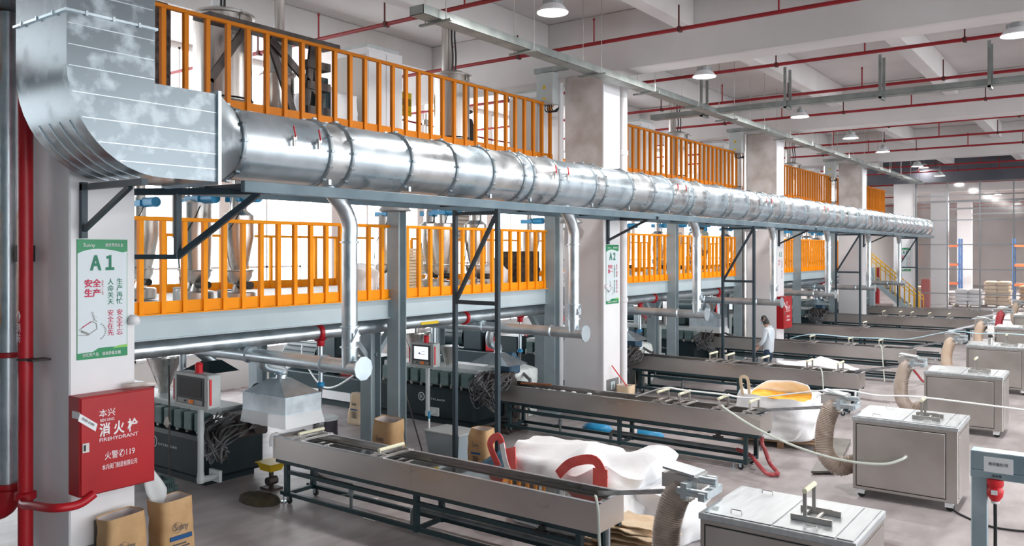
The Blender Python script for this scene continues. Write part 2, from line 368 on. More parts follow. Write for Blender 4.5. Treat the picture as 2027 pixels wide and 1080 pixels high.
for z in zs: MB().box(xs[0], xs[-1], YP-.025, YP+.025, z-.025, z+.025).build('transom', greym, pt, smooth=False)
for i in range(13):
    for j in range(6): MB().box(xs[i]+.03, xs[i+1]-.03, YP-.004, YP+.004, zs[j]+.025, zs[j+1]-.025).build('pane', gl, pt, smooth=False)
# ================================================================ BIG DUCT
DXC, DZC, DR = -7.68, 4.54, .385
du = thing('exhaust_duct', 'large galvanised steel duct with square elbow running the whole hall', 'duct', (DXC, 20, 4.1))
XA, XB = -8.16, -7.2
# elbow side profile in YZ
def prof(yl, yr, r, zt, zb, ye, ztop):
    pts = [(yl, ztop)]
    for i in range(13):
        a = PI+PI/2*i/12; pts.append((yl+r+r*math.cos(a), zb+r*1.05+r*1.05*math.sin(a)))
    pts += [(ye, zb), (ye, zt), (yr, zt), (yr, ztop)]
    return pts
pr = prof(3.40, 4.20, .88, 4.95, 4.08, 4.86, 5.44)
MB().prism([(XA, y, z) for y, z in pr], (XB-XA, 0, 0)).build('elbow', galvd, du, ang=.5)
MB().box(XA, XB, 3.40, 4.20, 5.46, 6.95).build('riser', galvd, du)
MB().box(-12.5, XA, 3.46, 4.14, 5.92, 6.6).box(-10.2, -10.17, 3.43, 4.17, 5.89, 6.63).build('side_inlet', galvd, du)
m = MB()
for i in range(7):
    m.box(XB-.001, XB+.004, 3.42, 4.18, 5.62+.25*i, 5.628+.25*i)
def yl(z):     # left end of the elbow side panel at height z
    zc, r = 4.08+.88*1.05, .88
    if z >= zc: return 3.41
    return 3.40+r-r*math.sqrt(max(0, 1-((zc-z)/(r*1.05))**2))+.015
for z in (5.36-.02, 5.16, 4.98, 4.76, 4.55, 4.35, 4.2):
    m.box(XB-.001, XB+.004, yl(z), 4.19 if z > 4.95 else 4.85, z, z+.007)
m.build('stiffening_crease', galvs, du, smooth=False)['kind'] = 'stuff'
m = MB()
for a in range(4):
    x = XA+.19*(a+1)
    for i in range(4, 11):
        t0 = PI+PI/2*i/12; t1 = PI+PI/2*(i+1)/12; f = lambda t, x=x: (x, 3.40+.88+(.884)*math.cos(t), 4.08+.924+.928*math.sin(t))
        m.bar(f(t0), f(t1), .007, .010)
m.build('stiffening_crease', galv, du, smooth=False)['kind'] = 'stuff'
m = MB(); m.box(XA-.02, XB+.02, 3.38, 4.22, 5.44, 5.462)
for i in range(3): m.box(XB+.02, XB+.028, 3.55+i*.24, 3.57+i*.24, 5.43, 5.472); m.box(XA+.15+i*.3, XA+.17+i*.3, 3.37, 3.38, 5.43, 5.472)
m.build('flange', galv, du, smooth=False)
MB().box(XA-.03, XB+.03, 4.85, 4.885, 4.05, 4.98).build('flange', galv, du, smooth=False)
m = MB(); rings = []
for j in range(5):
    t = j/4; ring = []
    for k in range(32):
        a = 2*PI*k/32+PI/4; c, s = math.cos(a), math.sin(a); q = max(abs(c), abs(s))
        sqx, sqz = c/q*.48, s/q*.435; rx, rz = c*DR, s*DR; ring.append(((XA+XB)/2+sqx*(1-t)+rx*t, 4.885+.36*t, 4.515+(DZC-4.515)*t+sqz*(1-t)+rz*t))
    rings.append(ring)
m.loft(rings).build('square_to_round_piece', galvd, du, ang=.35)
YD0, YD1 = 5.24, 45.2
ys = [YD0]; y = YD0
pat = [1.15, .33, 1.0, .88, .82, .75, .26, .72]
i = 0
while y < YD1-.6: y += pat[i % 8]*1.02; ys.append(y); i += 1
ys[-1] = YD1
seg = [galv, mat('galvanised_steel_b', (.56, .61, .64), (.76, .80, .82), .24, .92, 3, .05, r2=.38, bscale=2)]
for i in range(len(ys)-1):
    MB().tube([(DXC, ys[i], DZC), (DXC, ys[i+1], DZC)], DR*(1.0 if i % 2 else .994), 40).build('duct_section', seg[i % 2], du)
rg = None
for i, y in enumerate(ys):
    if rg is None:
        m = MB(); m.tube([(DXC, y-.028, DZC), (DXC, y-.02, DZC), (DXC, y-.012, DZC), (DXC, y+.012, DZC), (DXC, y+.02, DZC), (DXC, y+.028, DZC)], 1, 40, rs=[DR, DR+.02, DR+.026, DR+.026, DR+.02, DR])
        for k in range(14):
            a = 2*PI*k/14; m.obox((DXC+(DR+.03)*math.cos(a), y, DZC+(DR+.03)*math.sin(a)), (.03, .05, .03), Matrix.Rotation(-a, 3, 'Y'))
        rg = m.build('clamp_ring', mat('dull_ring_zinc', (.33, .38, .41), (.45, .50, .53), .4, .85, 6), du, ang=.4); y00 = y
    else:
        c = rg.copy(); COL.objects.link(c); c.parent = du; c.location = (0, y-y00, 0)
for y in ys[1:-1:2]:       # longitudinal seam bolts underneath
    MB().box(DXC+.2, DXC+.23, y+.1, y+.14, DZC-.37, DZC-.31).build('seam_lug', galv, du, smooth=False)
vy = []
for i, y in enumerate((5.85, 6.2, 11.05, 11.42, 15.6, 16.0, 20.9, 21.3, 26.1, 26.5)):
    a = math.radians(12); px, pz = DXC+DR*math.cos(a), DZC+DR*math.sin(a); n = Vector((math.cos(a), 0, math.sin(a)))
    p = Vector((px, y, pz)); v = MB(); v.cyl(p-n*.01, p+n*.06, .013, 8); v.cyl(p+n*.05+Vector((0, 0, .03)), p+n*.05-Vector((0, 0, .09)), .018, 8)
    v.obox(p+n*.05, (.045, .045, .045), 0)
    vo = v.build('sampling_valve', stainl, du)
    MB().bar(p+n*.08, p+n*.08+Vector((0, -.03, .12)), .018, .008).build('lever', redbr, vo, smooth=False)
MB().cyl((DXC, YD1, DZC), (DXC, YD1+.02, DZC), DR+.015, 40).build('end_cap', galv, du)
# supporting steelwork under the duct
sb = thing('duct_support_beam', 'slate blue steel beams carrying the big duct along the hall', 'beam', (-7.68, 25, 4.0))
for x in (-7.27, -8.08): MB().bbox(x-.035, x+.035, 5.2, 45.1, 4.0, 4.12, .006).build('beam', mat('slate_blue_beam', (.10, .16, .20), (.16, .23, .27), .45, .1, 2), sb)
for i in range(21): y = 5.3+i*1.95; MB().box(-8.06, -7.29, y-.03, y+.03, 4.04, 4.1).build('cross_bar', steeld, sb, smooth=False)
for k in range(4):
    y = 9.55+CS*k if k < 3 else 41.0
    xa, xb = -8.08, -7.27
    t = thing('duct_support_frame', ['dark steel trestle under the duct behind the first trough', 'dark steel trestle under the duct, right beside the worker',
        'dark steel trestle under the duct between fifth and sixth troughs', 'dark steel trestle at the far end of the duct'][k], 'frame', ((xa+xb)/2, y, 0), 'duct trestles')
    for x in (xa, xb):
        MB().bbox(x-.033, x+.033, y-.033, y+.033, 0, 4.0, .005).build('post', steeld, t)
        MB().box(x-.08, x+.08, y-.08, y+.08, 0, .012).build('foot_plate', steeld, t, smooth=False)
    MB().bar((xa, y, 3.95), (xb, y, 3.95), .05).build('cross_rail', steeld, t, smooth=False)
    MB().bar((xa+.02, y, 2.62), (xb-.02, y, 2.62), .05, .06).build('cross_rail', steeld, t, smooth=False)
    MB().bar((xa+.03, y, 2.66), (xb-.03, y, 3.92), .05).build('diagonal_brace', steeld, t, smooth=False)
for k, y in enumerate(CY[:4]):        # wall brackets on the column faces
    yb = y+.12; x0 = CXF+.015
    t = thing('duct_bracket', 'dark steel triangular bracket under the duct on the '+['A1', 'A2', 'A3', 'fourth'][k]+' column', 'bracket', (x0, yb, 3.5), 'duct brackets')
    MB().box(x0, x0+.05, yb-.03, yb+.03, 3.52, 4.08).build('wall_leg', steeld, t, smooth=False)
    MB().box(x0, -7.2, yb-.03, yb+.03, 4.0, 4.06).build('arm', steeld, t, smooth=False)
    MB().bar((x0+.03, yb, 3.6), (-7.45, yb, 4.0), .045).build('diagonal_brace', steeld, t, smooth=False)
t = thing('duct_hanger_frame', 'dark steel cantilever frame with diagonal right of the A1 column', 'frame', (-8.2, 5.0, 3.3))
yq = CY[0]+CD+.35
MB().bar((-8.42, 4.66, 4.02), (-7.27, 5.55, 4.03), .06, .07).build('top_arm', steeld, t, smooth=False)
MB().bar((-8.05, 4.95, 4.0), (-8.05, 4.95, 3.31), .06).build('hanger', steeld, t, smooth=False)
MB().bar((-8.05, 4.95, 3.33), (-7.35, 5.45, 4.0), .07, .06).build('diagonal_brace', steeld, t, smooth=False)
MB().bar((-8.42, 4.66, 3.33), (-8.05, 4.95, 3.33), .05).build('tie', steeld, t, smooth=False)
# ================================================================ WATER TROUGHS
TY = [7.1, 12.35, 17.62, 22.8, 28.2, 33.75, 39.3]; TX0 = [-9.25, -9.4, -9.4, -9.45, -9.4, -9.4, -9.0]; TX1 = [-4.15, -4.37, -4.2, -4.15, -4.05, -4.1, -4.15]
TW = .53; ZR = .87; ZB = .575
waterm = mat('trough_water', (.03, .028, .026), None, .03, 0, spec=.9)
where = ['nearest, left foreground', 'second, under white strands', 'third, behind the orange-lined sack', 'fourth row, right behind the worker', 'fifth row', 'sixth row', 'seventh row, farthest, before the staircase']
def trough(k):
    y0 = TY[k]; a = TX0[k]; b = TX1[k]; y1 = y0+TW; t = thing('cooling_trough', 'long stainless steel cooling water trough on dark stand, '+where[k], 'trough', ((a+b)/2, (y0+y1)/2, 0), 'cooling troughs')
    th = .012
    m = MB(); m.box(a, b, y0, y0+th, ZB, ZR).box(a, b, y1-th, y1, ZB, ZR).box(a, a+th, y0+th, y1-th, ZB, ZR).box(b-th, b, y0+th, y1-th, ZB, ZR).box(a+th, b-th, y0+th, y1-th, ZB, ZB+th)
    m.box((a+b)/2-.012, (a+b)/2+.012, y0-.004, y0, ZB, ZR)
    m.build('basin', stain, t, smooth=False)
    m = MB(); m.box(a-.01, b+.01, y0-.012, y0+.035, ZR, ZR+.012).box(a-.01, b+.01, y1-.035, y1+.012, ZR, ZR+.012).box(a-.01, a+.03, y0, y1, ZR, ZR+.012).box(b-.03, b+.01, y0, y1, ZR, ZR+.012)
    m.build('rim', rimm, t, smooth=False)
    MB().box(a+th, b-th, y0+th, y1-th, ZB+th, ZR-.045).build('water', waterm, t, smooth=False)
    m = MB(); fy0, fy1 = y0+.02, y1-.02; fa, fb = a+.25, b-.12
    m.box(fa-.2, fb+.1, fy0-.01, fy0+.045, ZB-.05, ZB).box(fa-.2, fb+.1, fy1-.045, fy1+.01, ZB-.05, ZB)
    for x in (fa, (fa+fb)/2, fb): m.box(x-.025, x+.025, fy0, fy1, ZB-.05, ZB-.005)
    m.build('bed_frame', teal, t, smooth=False)
    legs = [fa, (fa+fb)/2, fb-.12]
    for x in legs:
        for y in (fy0+.02, fy1-.02): MB().box(x-.03, x+.03, y-.03, y+.03, .09, ZB-.05).build('leg', teal, t, smooth=False)
    for y in (fy0+.02, fy1-.02):
        MB().box(fa, fb-.12, y-.022, y+.022, .40, .45).build('upper_rail', teal, t, smooth=False)
        MB().box(fa-.12, fb-.1, y-.022, y+.022, .10, .15).build('lower_rail', teal, t, smooth=False)
    for x in legs: MB().box(x-.022, x+.022, fy0+.04, fy1-.04, .10, .15).build('cross_rail', teal, t, smooth=False)
    for x in (fa+.05, fb-.2):
        for y in (fy0+.02, fy1-.02):
            c = MB(); c.cyl((x, y-.015, .045), (x, y+.015, .045), .045, 14); co_ = c.build('caster', blk, t)
            MB().box(x-.02, x+.02, y-.025, y-.018, .04, .1).box(x-.02, x+.02, y+.018, y+.025, .04, .1).build('fork', galv, co_, smooth=False)
        MB().cyl((x-.12, fy0+.02, .015), (x-.12, fy0+.02, .13), .01, 8).cyl((x-.12, fy0+.02, 0), (x-.12, fy0+.02, .015), .035, 12).build('levelling_foot', galv, t)
    # pipework below
    m = MB(); yc = (y0+y1)/2+.05
    m.tube(bez([(a+.5, yc, ZB-.02), (a+.5, yc, .42), (a+.56, yc, .36), (a+.8, yc-.02, .34), (a+1.2, yc, .34)], 4), .02, 8)
    m.cyl((a+1.2, yc, .36), (a+1.2, yc, .02), .022, 10); m.lathe((a+1.2, yc, .18), [(.02, 0), (.036, .02), (.036, .1), (.02, .12)], 10)
    m.bar((a+1.2, yc-.02, .22), (a+1.08, yc-.08, .2), .015, .01)
    m.build('drain_pipe', mat('grey_plumbing', (.20, .23, .24), (.3, .33, .34), .4, .5), t)
    MB().tube([(a+2.2, yc+.1, .0), (a+2.2, yc+.1, .17), (a+2.23, yc+.1, .2), (b-.4, yc+.1, .2)], .03, 10).build('return_pipe', MATS['grey_plumbing'], t)
    MB().tube([(fb+.0, fy1-.1, ZB), (fb+.0, fy1-.1, .25)], .025, 10).build('outlet', galvs, t)
    m = MB(); xx = fb-.55; m.obox((xx, fy0-.03, .47), (.16, .05, .03), 0); m.cyl((xx, fy0-.05, .51), (xx, fy0+.01, .51), .035, 12); m.build('frame_clamp', blk, t)
    return t
def roller_bracket(t, x, y0, hz=.16, w=None):
    """cross bars on the rim carrying an ivory roller on two uprights"""
    y1 = y0+TW; b = MB(); g = stainl
    b.box(x-.11, x-.05, y0-.01, y1+.01, ZR+.012, ZR+.03).box(x+.05, x+.11, y0-.01, y1+.01, ZR+.012, ZR+.03)
    b.box(x-.11, x+.11, y0+.05, y0+.07, ZR+.03, ZR+.05).box(x-.11, x+.11, y1-.09, y1-.07, ZR+.03, ZR+.05)
    for y in (y0+.04, y1-.1): b.box(x-.015, x+.015, y, y+.012, ZR+.03, ZR+hz+.05)
    o = b.build('roller_bracket', g, t, smooth=False)
    MB().cyl((x, y0+.03, ZR+hz+.03), (x, y1-.07, ZR+hz+.03), .023, 14).build('roller', cream, o)
troughs = [trough(k) for k in range(7)]
RB = {0: (-8.75, -7.25), 1: (-6.1, -5.72, -5.05, -4.55), 2: (-7.4, -7.0, -6.2, -5.25, -4.62), 3: (-6.7, -5.7, -4.95), 4: (-6.6,), 5: (-7.2, -6.6, -6.2, -5.6, -4.95), 6: (-7.3, -5.6, -5.0)}
for k, xsr in RB.items():
    for x in xsr: roller_bracket(troughs[k], x, TY[k], .16 if k else .06)
m = MB(); a, y0 = TX0[1], TY[1]
MB().obox((-8.75, y0+.33, ZR+.03), (.6, .04, .03), .3).build('wooden_batten', mat('reddish_wood', (.30, .10, .04), (.38, .14, .06), .6, 0, 6), troughs[1], smooth=False)
for k, n in ((1, 9),):      # foam on the water
    f = MB()
    for i in range(n):
        x = a+.7+i*.13+R.random()*.05; y = y0+.12+R.random()*.25; f.lathe((x, y, ZR-.045), [(.05, 0), (.045, .012), (.02, .02)], 8)
    f.build('foam', whitep, troughs[k])['kind'] = 'stuff'
# ================================================================ PELLETIZER CABINETS
KY = [6.77, 11.95, 17.2, 22.6, 28.4, 33.9, 39.4]; KX0, KX1, KD, KZ = -2.93, -1.64, 1.0, 1.11
panelm = mat('satin_stainless_panel', (.47, .445, .42), (.54, .515, .49), .34, .93, 2, .015, stretch=(1, 1, 1), r2=.42, bscale=60)
topm = mat('brushed_lid_steel', (.52, .56, .58), (.62, .66, .68), .34, .9, 3, .0, stretch=(8, 1, 1), r2=.46)
def cabinet(k):
    y0 = KY[k]; y1 = y0+KD; a, b = KX0, KX1
    t = thing('pelletizer_cabinet', ['stainless pelletizer cabinet cut by the bottom edge of the photo', 'big stainless pelletizer cabinet on casters with white hose in its front',
        'stainless pelletizer cabinet behind the white strand, third from the camera', 'stainless pelletizer cabinet with a thermos flask on top', 'fifth pelletizer cabinet, partly cut by the right edge',
        'sixth pelletizer cabinet, by the red hose', 'farthest pelletizer cabinet at the right edge'][k], 'cabinet', ((a+b)/2, (y0+y1)/2, 0), 'pelletizer cabinets')
    MB().bbox(a, b, y0, y1, .12, KZ-.03, .008).build('body', panelm, t)
    MB().bbox(a-.012, b+.012, y0-.012, y1+.012, KZ-.055, KZ, .006).build('top_frame', topm, t)
    MB().box(a+.04, a+.05, y0-.003, y0+.002, .16, KZ-.09).box(b-.145, b-.135, y0-.003, y0+.002, .16, KZ-.09).box(a+.05, b-.14, y0-.003, y0+.002, KZ-.10, KZ-.09).box(a+.05, b-.14, y0-.003, y0+.002, .16, .17).build('panel_joint', blk, t, smooth=False)
    MB().bbox(a+.052, b-.147, y0-.008, y0, .173, KZ-.103, .003).build('front_panel', panelm, t)
    MB().bbox(b, b+.008, y0+.08, y1-.05, .17, KZ-.1, .003).build('side_panel', panelm, t)
    s = MB()
    for x in (a+.075, b-.17):
        for z in (.2, KZ-.125): s.lathe((x, 0, 0), [(0, 0)], 3, False) if 0 else s.cyl((x, y0-.012, z), (x, y0-.006, z), .008, 8)
    for z in (.2, KZ-.14): s.cyl((b+.006, y0+.04, z), (b+.02, y0+.04, z), .008, 8)
    s.build('screw', stainl, t)
    xm = a+.62
    for n, (xa, xb) in enumerate(((a+.03, xm), (xm+.01, b-.16), (b-.15, b-.02))): MB().bbox(xa, xb, y0+.02, y1-.02, KZ, KZ+.008, .003).build('lid', topm, t)
    for (hx, hy) in ((a+.28, y0+.13), (a+.3, y1-.14), (xm+.3, y0+.1)):
        MB().tube([(hx-.05, hy, KZ+.008), (hx-.045, hy, KZ+.04), (hx+.045, hy, KZ+.04), (hx+.05, hy, KZ+.008)], .005, 6).build('lid_handle', stainl, t)
    if k < 6:
        gx, gy = b-.42, y0+.42; z = KZ+.01; g = MB()
        for s_ in (-1, 1): g.box(gx-.17, gx+.17, gy+s_*.14-.012, gy+s_*.14+.012, z, z+.045)
        for dx in (-.09, .03): g.box(gx+dx-.012, gx+dx+.012, gy-.13, gy+.13, z+.01, z+.03)
        g.box(gx-.15, gx+.1, gy+.13, gy+.135, z+.04, z+.05)
        for s_ in (-1, 1): g.box(gx-.07, gx-.04, gy+s_*.13-.008, gy+s_*.13+.008, z+.02, z+.26)
        go = g.build('strand_guide', stainl, t, smooth=False)
        MB().cyl((gx-.055, gy-.14, z+.25), (gx-.055, gy+.14, z+.25), .022, 14).build('roller', cream, go)
    for x in (a+.1, b-.1):
        for y in (y0+.08, y1-.08):
            c = MB(); c.cyl((x, y-.02, .05), (x, y+.02, .05), .05, 16); cc = c.build('caster', blk, t)
            MB().box(x-.06, x+.04, y-.035, y+.035, .05, .12).build('caster_housing', whitep, cc, smooth=False)
    return t
cabs = [cabinet(k) for k in range(7)]
hosem = [mat('ribbed_grey_brown_hose', (.42, .33, .27), (.56, .47, .41), .3, .0, 4, alpha=.96)]*3+[mat('pale_beige_hose', (.60, .44, .32), (.72, .58, .46), .4, 0, 3)]*2+[mat('red_ribbed_hose', (.45, .03, .05), (.60, .08, .09), .35, 0, 3), MATS['pale_beige_hose'] if 'pale_beige_hose' in MATS else None]
def dryer(k):
    yc = KY[k]+.42; t = thing('strand_dryer', ORD[k].capitalize()+' suction dryer head with ribbed hose, joining trough to cabinet', 'blower', (-3.25, yc, 0), 'strand dryers')
    t['label'] = 'steel suction head with corrugated hose, '+['nearest, beside the bottom cabinet', 'second, left of the big cabinet', 'third, with pale brown hose', 'fourth, with beige hose by the blue strand', 'fifth, with beige hose', 'sixth, with red hose', 'farthest, at the right edge'][k]
    x = -3.3; y = yc; z = 1.28
    MB().obox((x+.02, y+.02, z+.06), (.32, .26, .02), Matrix.Rotation(.12, 3, 'Y')).build('cover_plate', topm, t, smooth=False)
    m = MB(); m.box(x-.15, x+.2, y-.1, y+.16, z-.1, z+.03); m.lathe((x+.02, y-.02, z-.2), [(.12, 0), (.12, .04), (.1, .1)], 18); m.build('suction_box', stainl, t)
    m = MB(); m.cyl((x+.12, y-.02, z-.0), (x+.36, y-.02, z-.0), .035, 14); m.cyl((x+.1, y+.12, z-.02), (x+.3, y+.12, z-.02), .035, 14); m.cyl((x+.06, y-.2, z-.08), (x+.36, y-.2, z-.08), .038, 14)
    m.box(x+.28, x+.34, y-.26, y+.16, z-.13, z-.06); m.box(x+.1, x+.16, y-.24, y-.1, z-.14, z-.0)
    m.build('guide_cylinder', galvs, t)
    b = TX1[k]
    MB().bar((b-.12, TY[k]+.25, ZR+.03), (x-.12, y, z-.17), .07, .03).bar((b-.12, TY[k]+.215, ZR+.04), (x-.12, y-.035, z-.16), .01, .045).build('transfer_chute', rimm, t, smooth=False)
    path = bez([(x+.03, y-.02, z-.12), (x-.03, y-.06, z-.2), (x-.09, y-.12, z-.48), (x-.06, y-.16, z-.8), (x+.1, y-.12, z-.97), (x+.26, y-.08, z-.92), (KX0+.03, y-.06, .38)], 12 if k < 3 else 6)
    # resample into ribs
    L = [0.]
    for i in range(1, len(path)): L.append(L[-1]+(path[i]-path[i-1]).length)
    step = .011 if k < 2 else .018; n = int(L[-1]/step); pp = []; rs = []; j = 0
    for i in range(n+1):
        s = L[-1]*i/n
        while j < len(L)-2 and L[j+1] < s: j += 1
        f = (s-L[j])/max(1e-6, L[j+1]-L[j]); pp.append(path[j].lerp(path[j+1], f)); rs.append(.125+(.008 if i % 2 else -.004))
    MB().tube(pp, .12, 20, rs=rs).build('hose', hosem[min(k, 6)] or hosem[3], t, ang=1.2)
    return t
dryers = [dryer(k) for k in range(7)]
# ================================================================ EXTRUDERS AND THEIR PIPEWORK
lit = mat('lit_screen', (.6, .65, .7), None, .3, emit=(.75, .82, .9), es=.9); dark = mat('dark_screen', (.012, .014, .018), None, .12)
magenta = mat('screen_magenta', (.6, .05, .3), None, .4); navy = mat('screen_navy', (.05, .08, .35), None, .4)
orb = mat('orange_button', (.9, .22, .02), None, .4); greyp = mat('grey_bezel_plate', (.22, .22, .21), None, .45, .3); linem = mat('cable_grey', (.02, .02, .022), (.22, .22, .23), .5, 0, 30)
inkw = mat('white_ink', (.85, .86, .88), None, .5); inkb = mat('black_ink', (.02, .02, .03), None, .5)
EX = [-10.45, -9.78, -9.85, -9.9, -9.9, -9.9, -9.7]
def extruder(k):
    ex = EX[k]; y0 = TY[k]-.23; y1 = y0+1.0; rr = random.Random(50+k)
    t = thing('extruder', 'dark teal extruder under the lower platform, '+['nearest, beside the red hydrant cabinet', 'second, with lit control screen before it', 'third, past the A2 column', 'fourth, left of the worker', 'fifth, behind the far red cabinet', 'sixth', 'seventh, farthest'][k], 'machine', (ex-2, y0+.5, 0), 'extruders')
    m = MB(); m.bbox(ex-2.75, ex, y0, y1, .1, .70, .05); m.box(ex-2.7, ex-.15, y0+.08, y1-.08, 0, .1); m.build('base', tealm, t)
    MB().bbox(ex-6.2, ex-2.8, y0+.02, y1, .12, .66, .02).box(ex-6.1, ex-2.9, y0+.1, y1-.1, 0, .12).build('drive_base', teal, t)
    MB().box(ex-6.1, ex-3.4, y0-.01, y0+.02, .16, .34).build('base_cover', whitep if k in (1, 2) else lgrey, t, smooth=False)
    MB().box(ex-2.7, ex-.1, y0+.3, y1-.25, .70, .80).bbox(ex-2.6, ex-.05, y0+.2, y1-.3, 1.0, 1.10, .015).build('barrel_cover', lgrey, t)
    b0 = None
    for i in range(9):
        x = ex-.28-i*.265
        if b0 is None: b0 = MB().bbox(x-.10, x+.10, y0+.05, y0+.24, .76, 1.02, .012).build('barrel_fan_box', tealg, t); xb = x
        else: c = b0.copy(); COL.objects.link(c); c.parent = t; c.location = (x-xb, 0, 0)
    m = MB()
    for i in range(10): m.cyl((ex-.16-i*.265, y0+.14, .70), (ex-.16-i*.265, y0+.14, .78), .025, 8)
    m.build('hose_nipple', stainl, t)['kind'] = 'stuff'
    m = MB(); m.lathe((ex-1.1, y0+.55, 1.1), [(.10, 0), (.10, .06), (.19, .36), (.2, .37)], 20); m.build('feed_hopper', staint, t)
    m = MB(); m.lathe((ex-2.0, y0+.55, 1.1), [(.09, 0), (.09, .08), (.27, .56), (.29, .57), (.29, .6)], 24); m.cyl((ex-2.0, y0+.55, 1.68), (ex-2.0, y0+.55, 2.3), .05, 12); m.build('feed_hopper', staint, t)
    MB().lathe((ex-1.55, y0+.6, 1.1), [(.16, 0), (.16, .14), (.12, .15), (.12, .2), (.055, .2), (.055, 1.2)], 18).build('vent_stack', galvs, t)
    MB().bbox(ex-4.0, ex-3.55, y0+.25, y0+.75, .66, 1.04, .015).build('coupling_guard', redbr, t)
    MB().bbox(ex-3.5, ex-2.85, y0+.15, y1-.1, .66, 1.12, .03).build('gearbox', teal, t); MB().bbox(ex-4.75, ex-4.1, y0+.2, y1-.1, .66, 1.5, .03).build('drive_housing', teal, t)
    m = MB(); m.tube([(ex-6.0, y0+.5, .98), (ex-5.9, y0+.5, .98), (ex-4.8, y0+.5, .98)], .3, 24, rs=[.24, .3, .3])
    for i in range(9): a = -.2+i*.42; m.box(ex-5.85, ex-4.85, y0+.5+.3*math.cos(a)-.008, y0+.5+.33*math.cos(a), .98+.3*math.sin(a)-.006, .98+.3*math.sin(a)+.012)
    m.build('drive_motor', teal, t)
    # die head with its cable bundle
    m = MB(); m.bbox(ex, ex+.42, y0+.25, y0+.75, .72, 1.06, .02); m.cyl((ex+.42, y0+.5, .88), (ex+.56, y0+.5, .88), .11, 16); m.bbox(ex+.1, ex+.3, y0+.15, y0+.3, .8, 1.0, .01)
    m.build('die_head', dkm, t)
    MB().bbox(ex+.06, ex+.4, y0+.62, y0+.95, 1.0, 1.32, .03).cyl((ex+.1, y0+.78, 1.32), (ex+.36, y0+.78, 1.32), .1, 16).build('screen_changer_motor', blued if k else teal, t)
    m = MB()
    for i in range(34 if k < 3 else 14):
        x = ex-.1+rr.random()*.85; z0 = .9+rr.random()*.2
        m.tube(bez([(x, y0+.1+rr.random()*.3, z0), (x+rr.uniform(-.1, .15), y0-.02-rr.random()*.12, .75+rr.random()*.2), (ex+.05+rr.random()*.6, y0-.03-rr.random()*.14, .42+rr.random()*.3), (ex-.1+rr.random()*.5, y0+rr.random()*.1, .62+rr.random()*.2)], 5), .008+.006*rr.random(), 5)
    o = m.build('cable_bundle', linem if k else mat('cable_mixed', (.015, .015, .015), (.25, .25, .26), .5, 0, 3), t); o['kind'] = 'stuff'
    e = MB(); e.cyl((ex-1.35, y0-.004, .5), (ex-1.35, y0+.002, .5), .085, 24); em = e.build('emblem_disc', mat('emblem_white', (.55, .6, .62), None, .5), t)
    MB().cyl((ex-1.35, y0-.007, .5), (ex-1.35, y0-.003, .5), .066, 24).build('emblem_core', tealm, em)
    MB().box(ex-1.385, ex-1.375, y0-.01, y0-.006, .46, .54).box(ex-1.36, ex-1.35, y0-.01, y0-.006, .46, .53).box(ex-1.335, ex-1.325, y0-.01, y0-.006, .46, .54).build('emblem_mark', MATS['emblem_white'], em, smooth=False)
    if k < 4:
        text('EXTRUDER', .05, (ex-.98, y0-.004, .475), MATS['emblem_white'], t, 'Y', width=.5)
    return t
exs = [extruder(k) for k in range(7)]
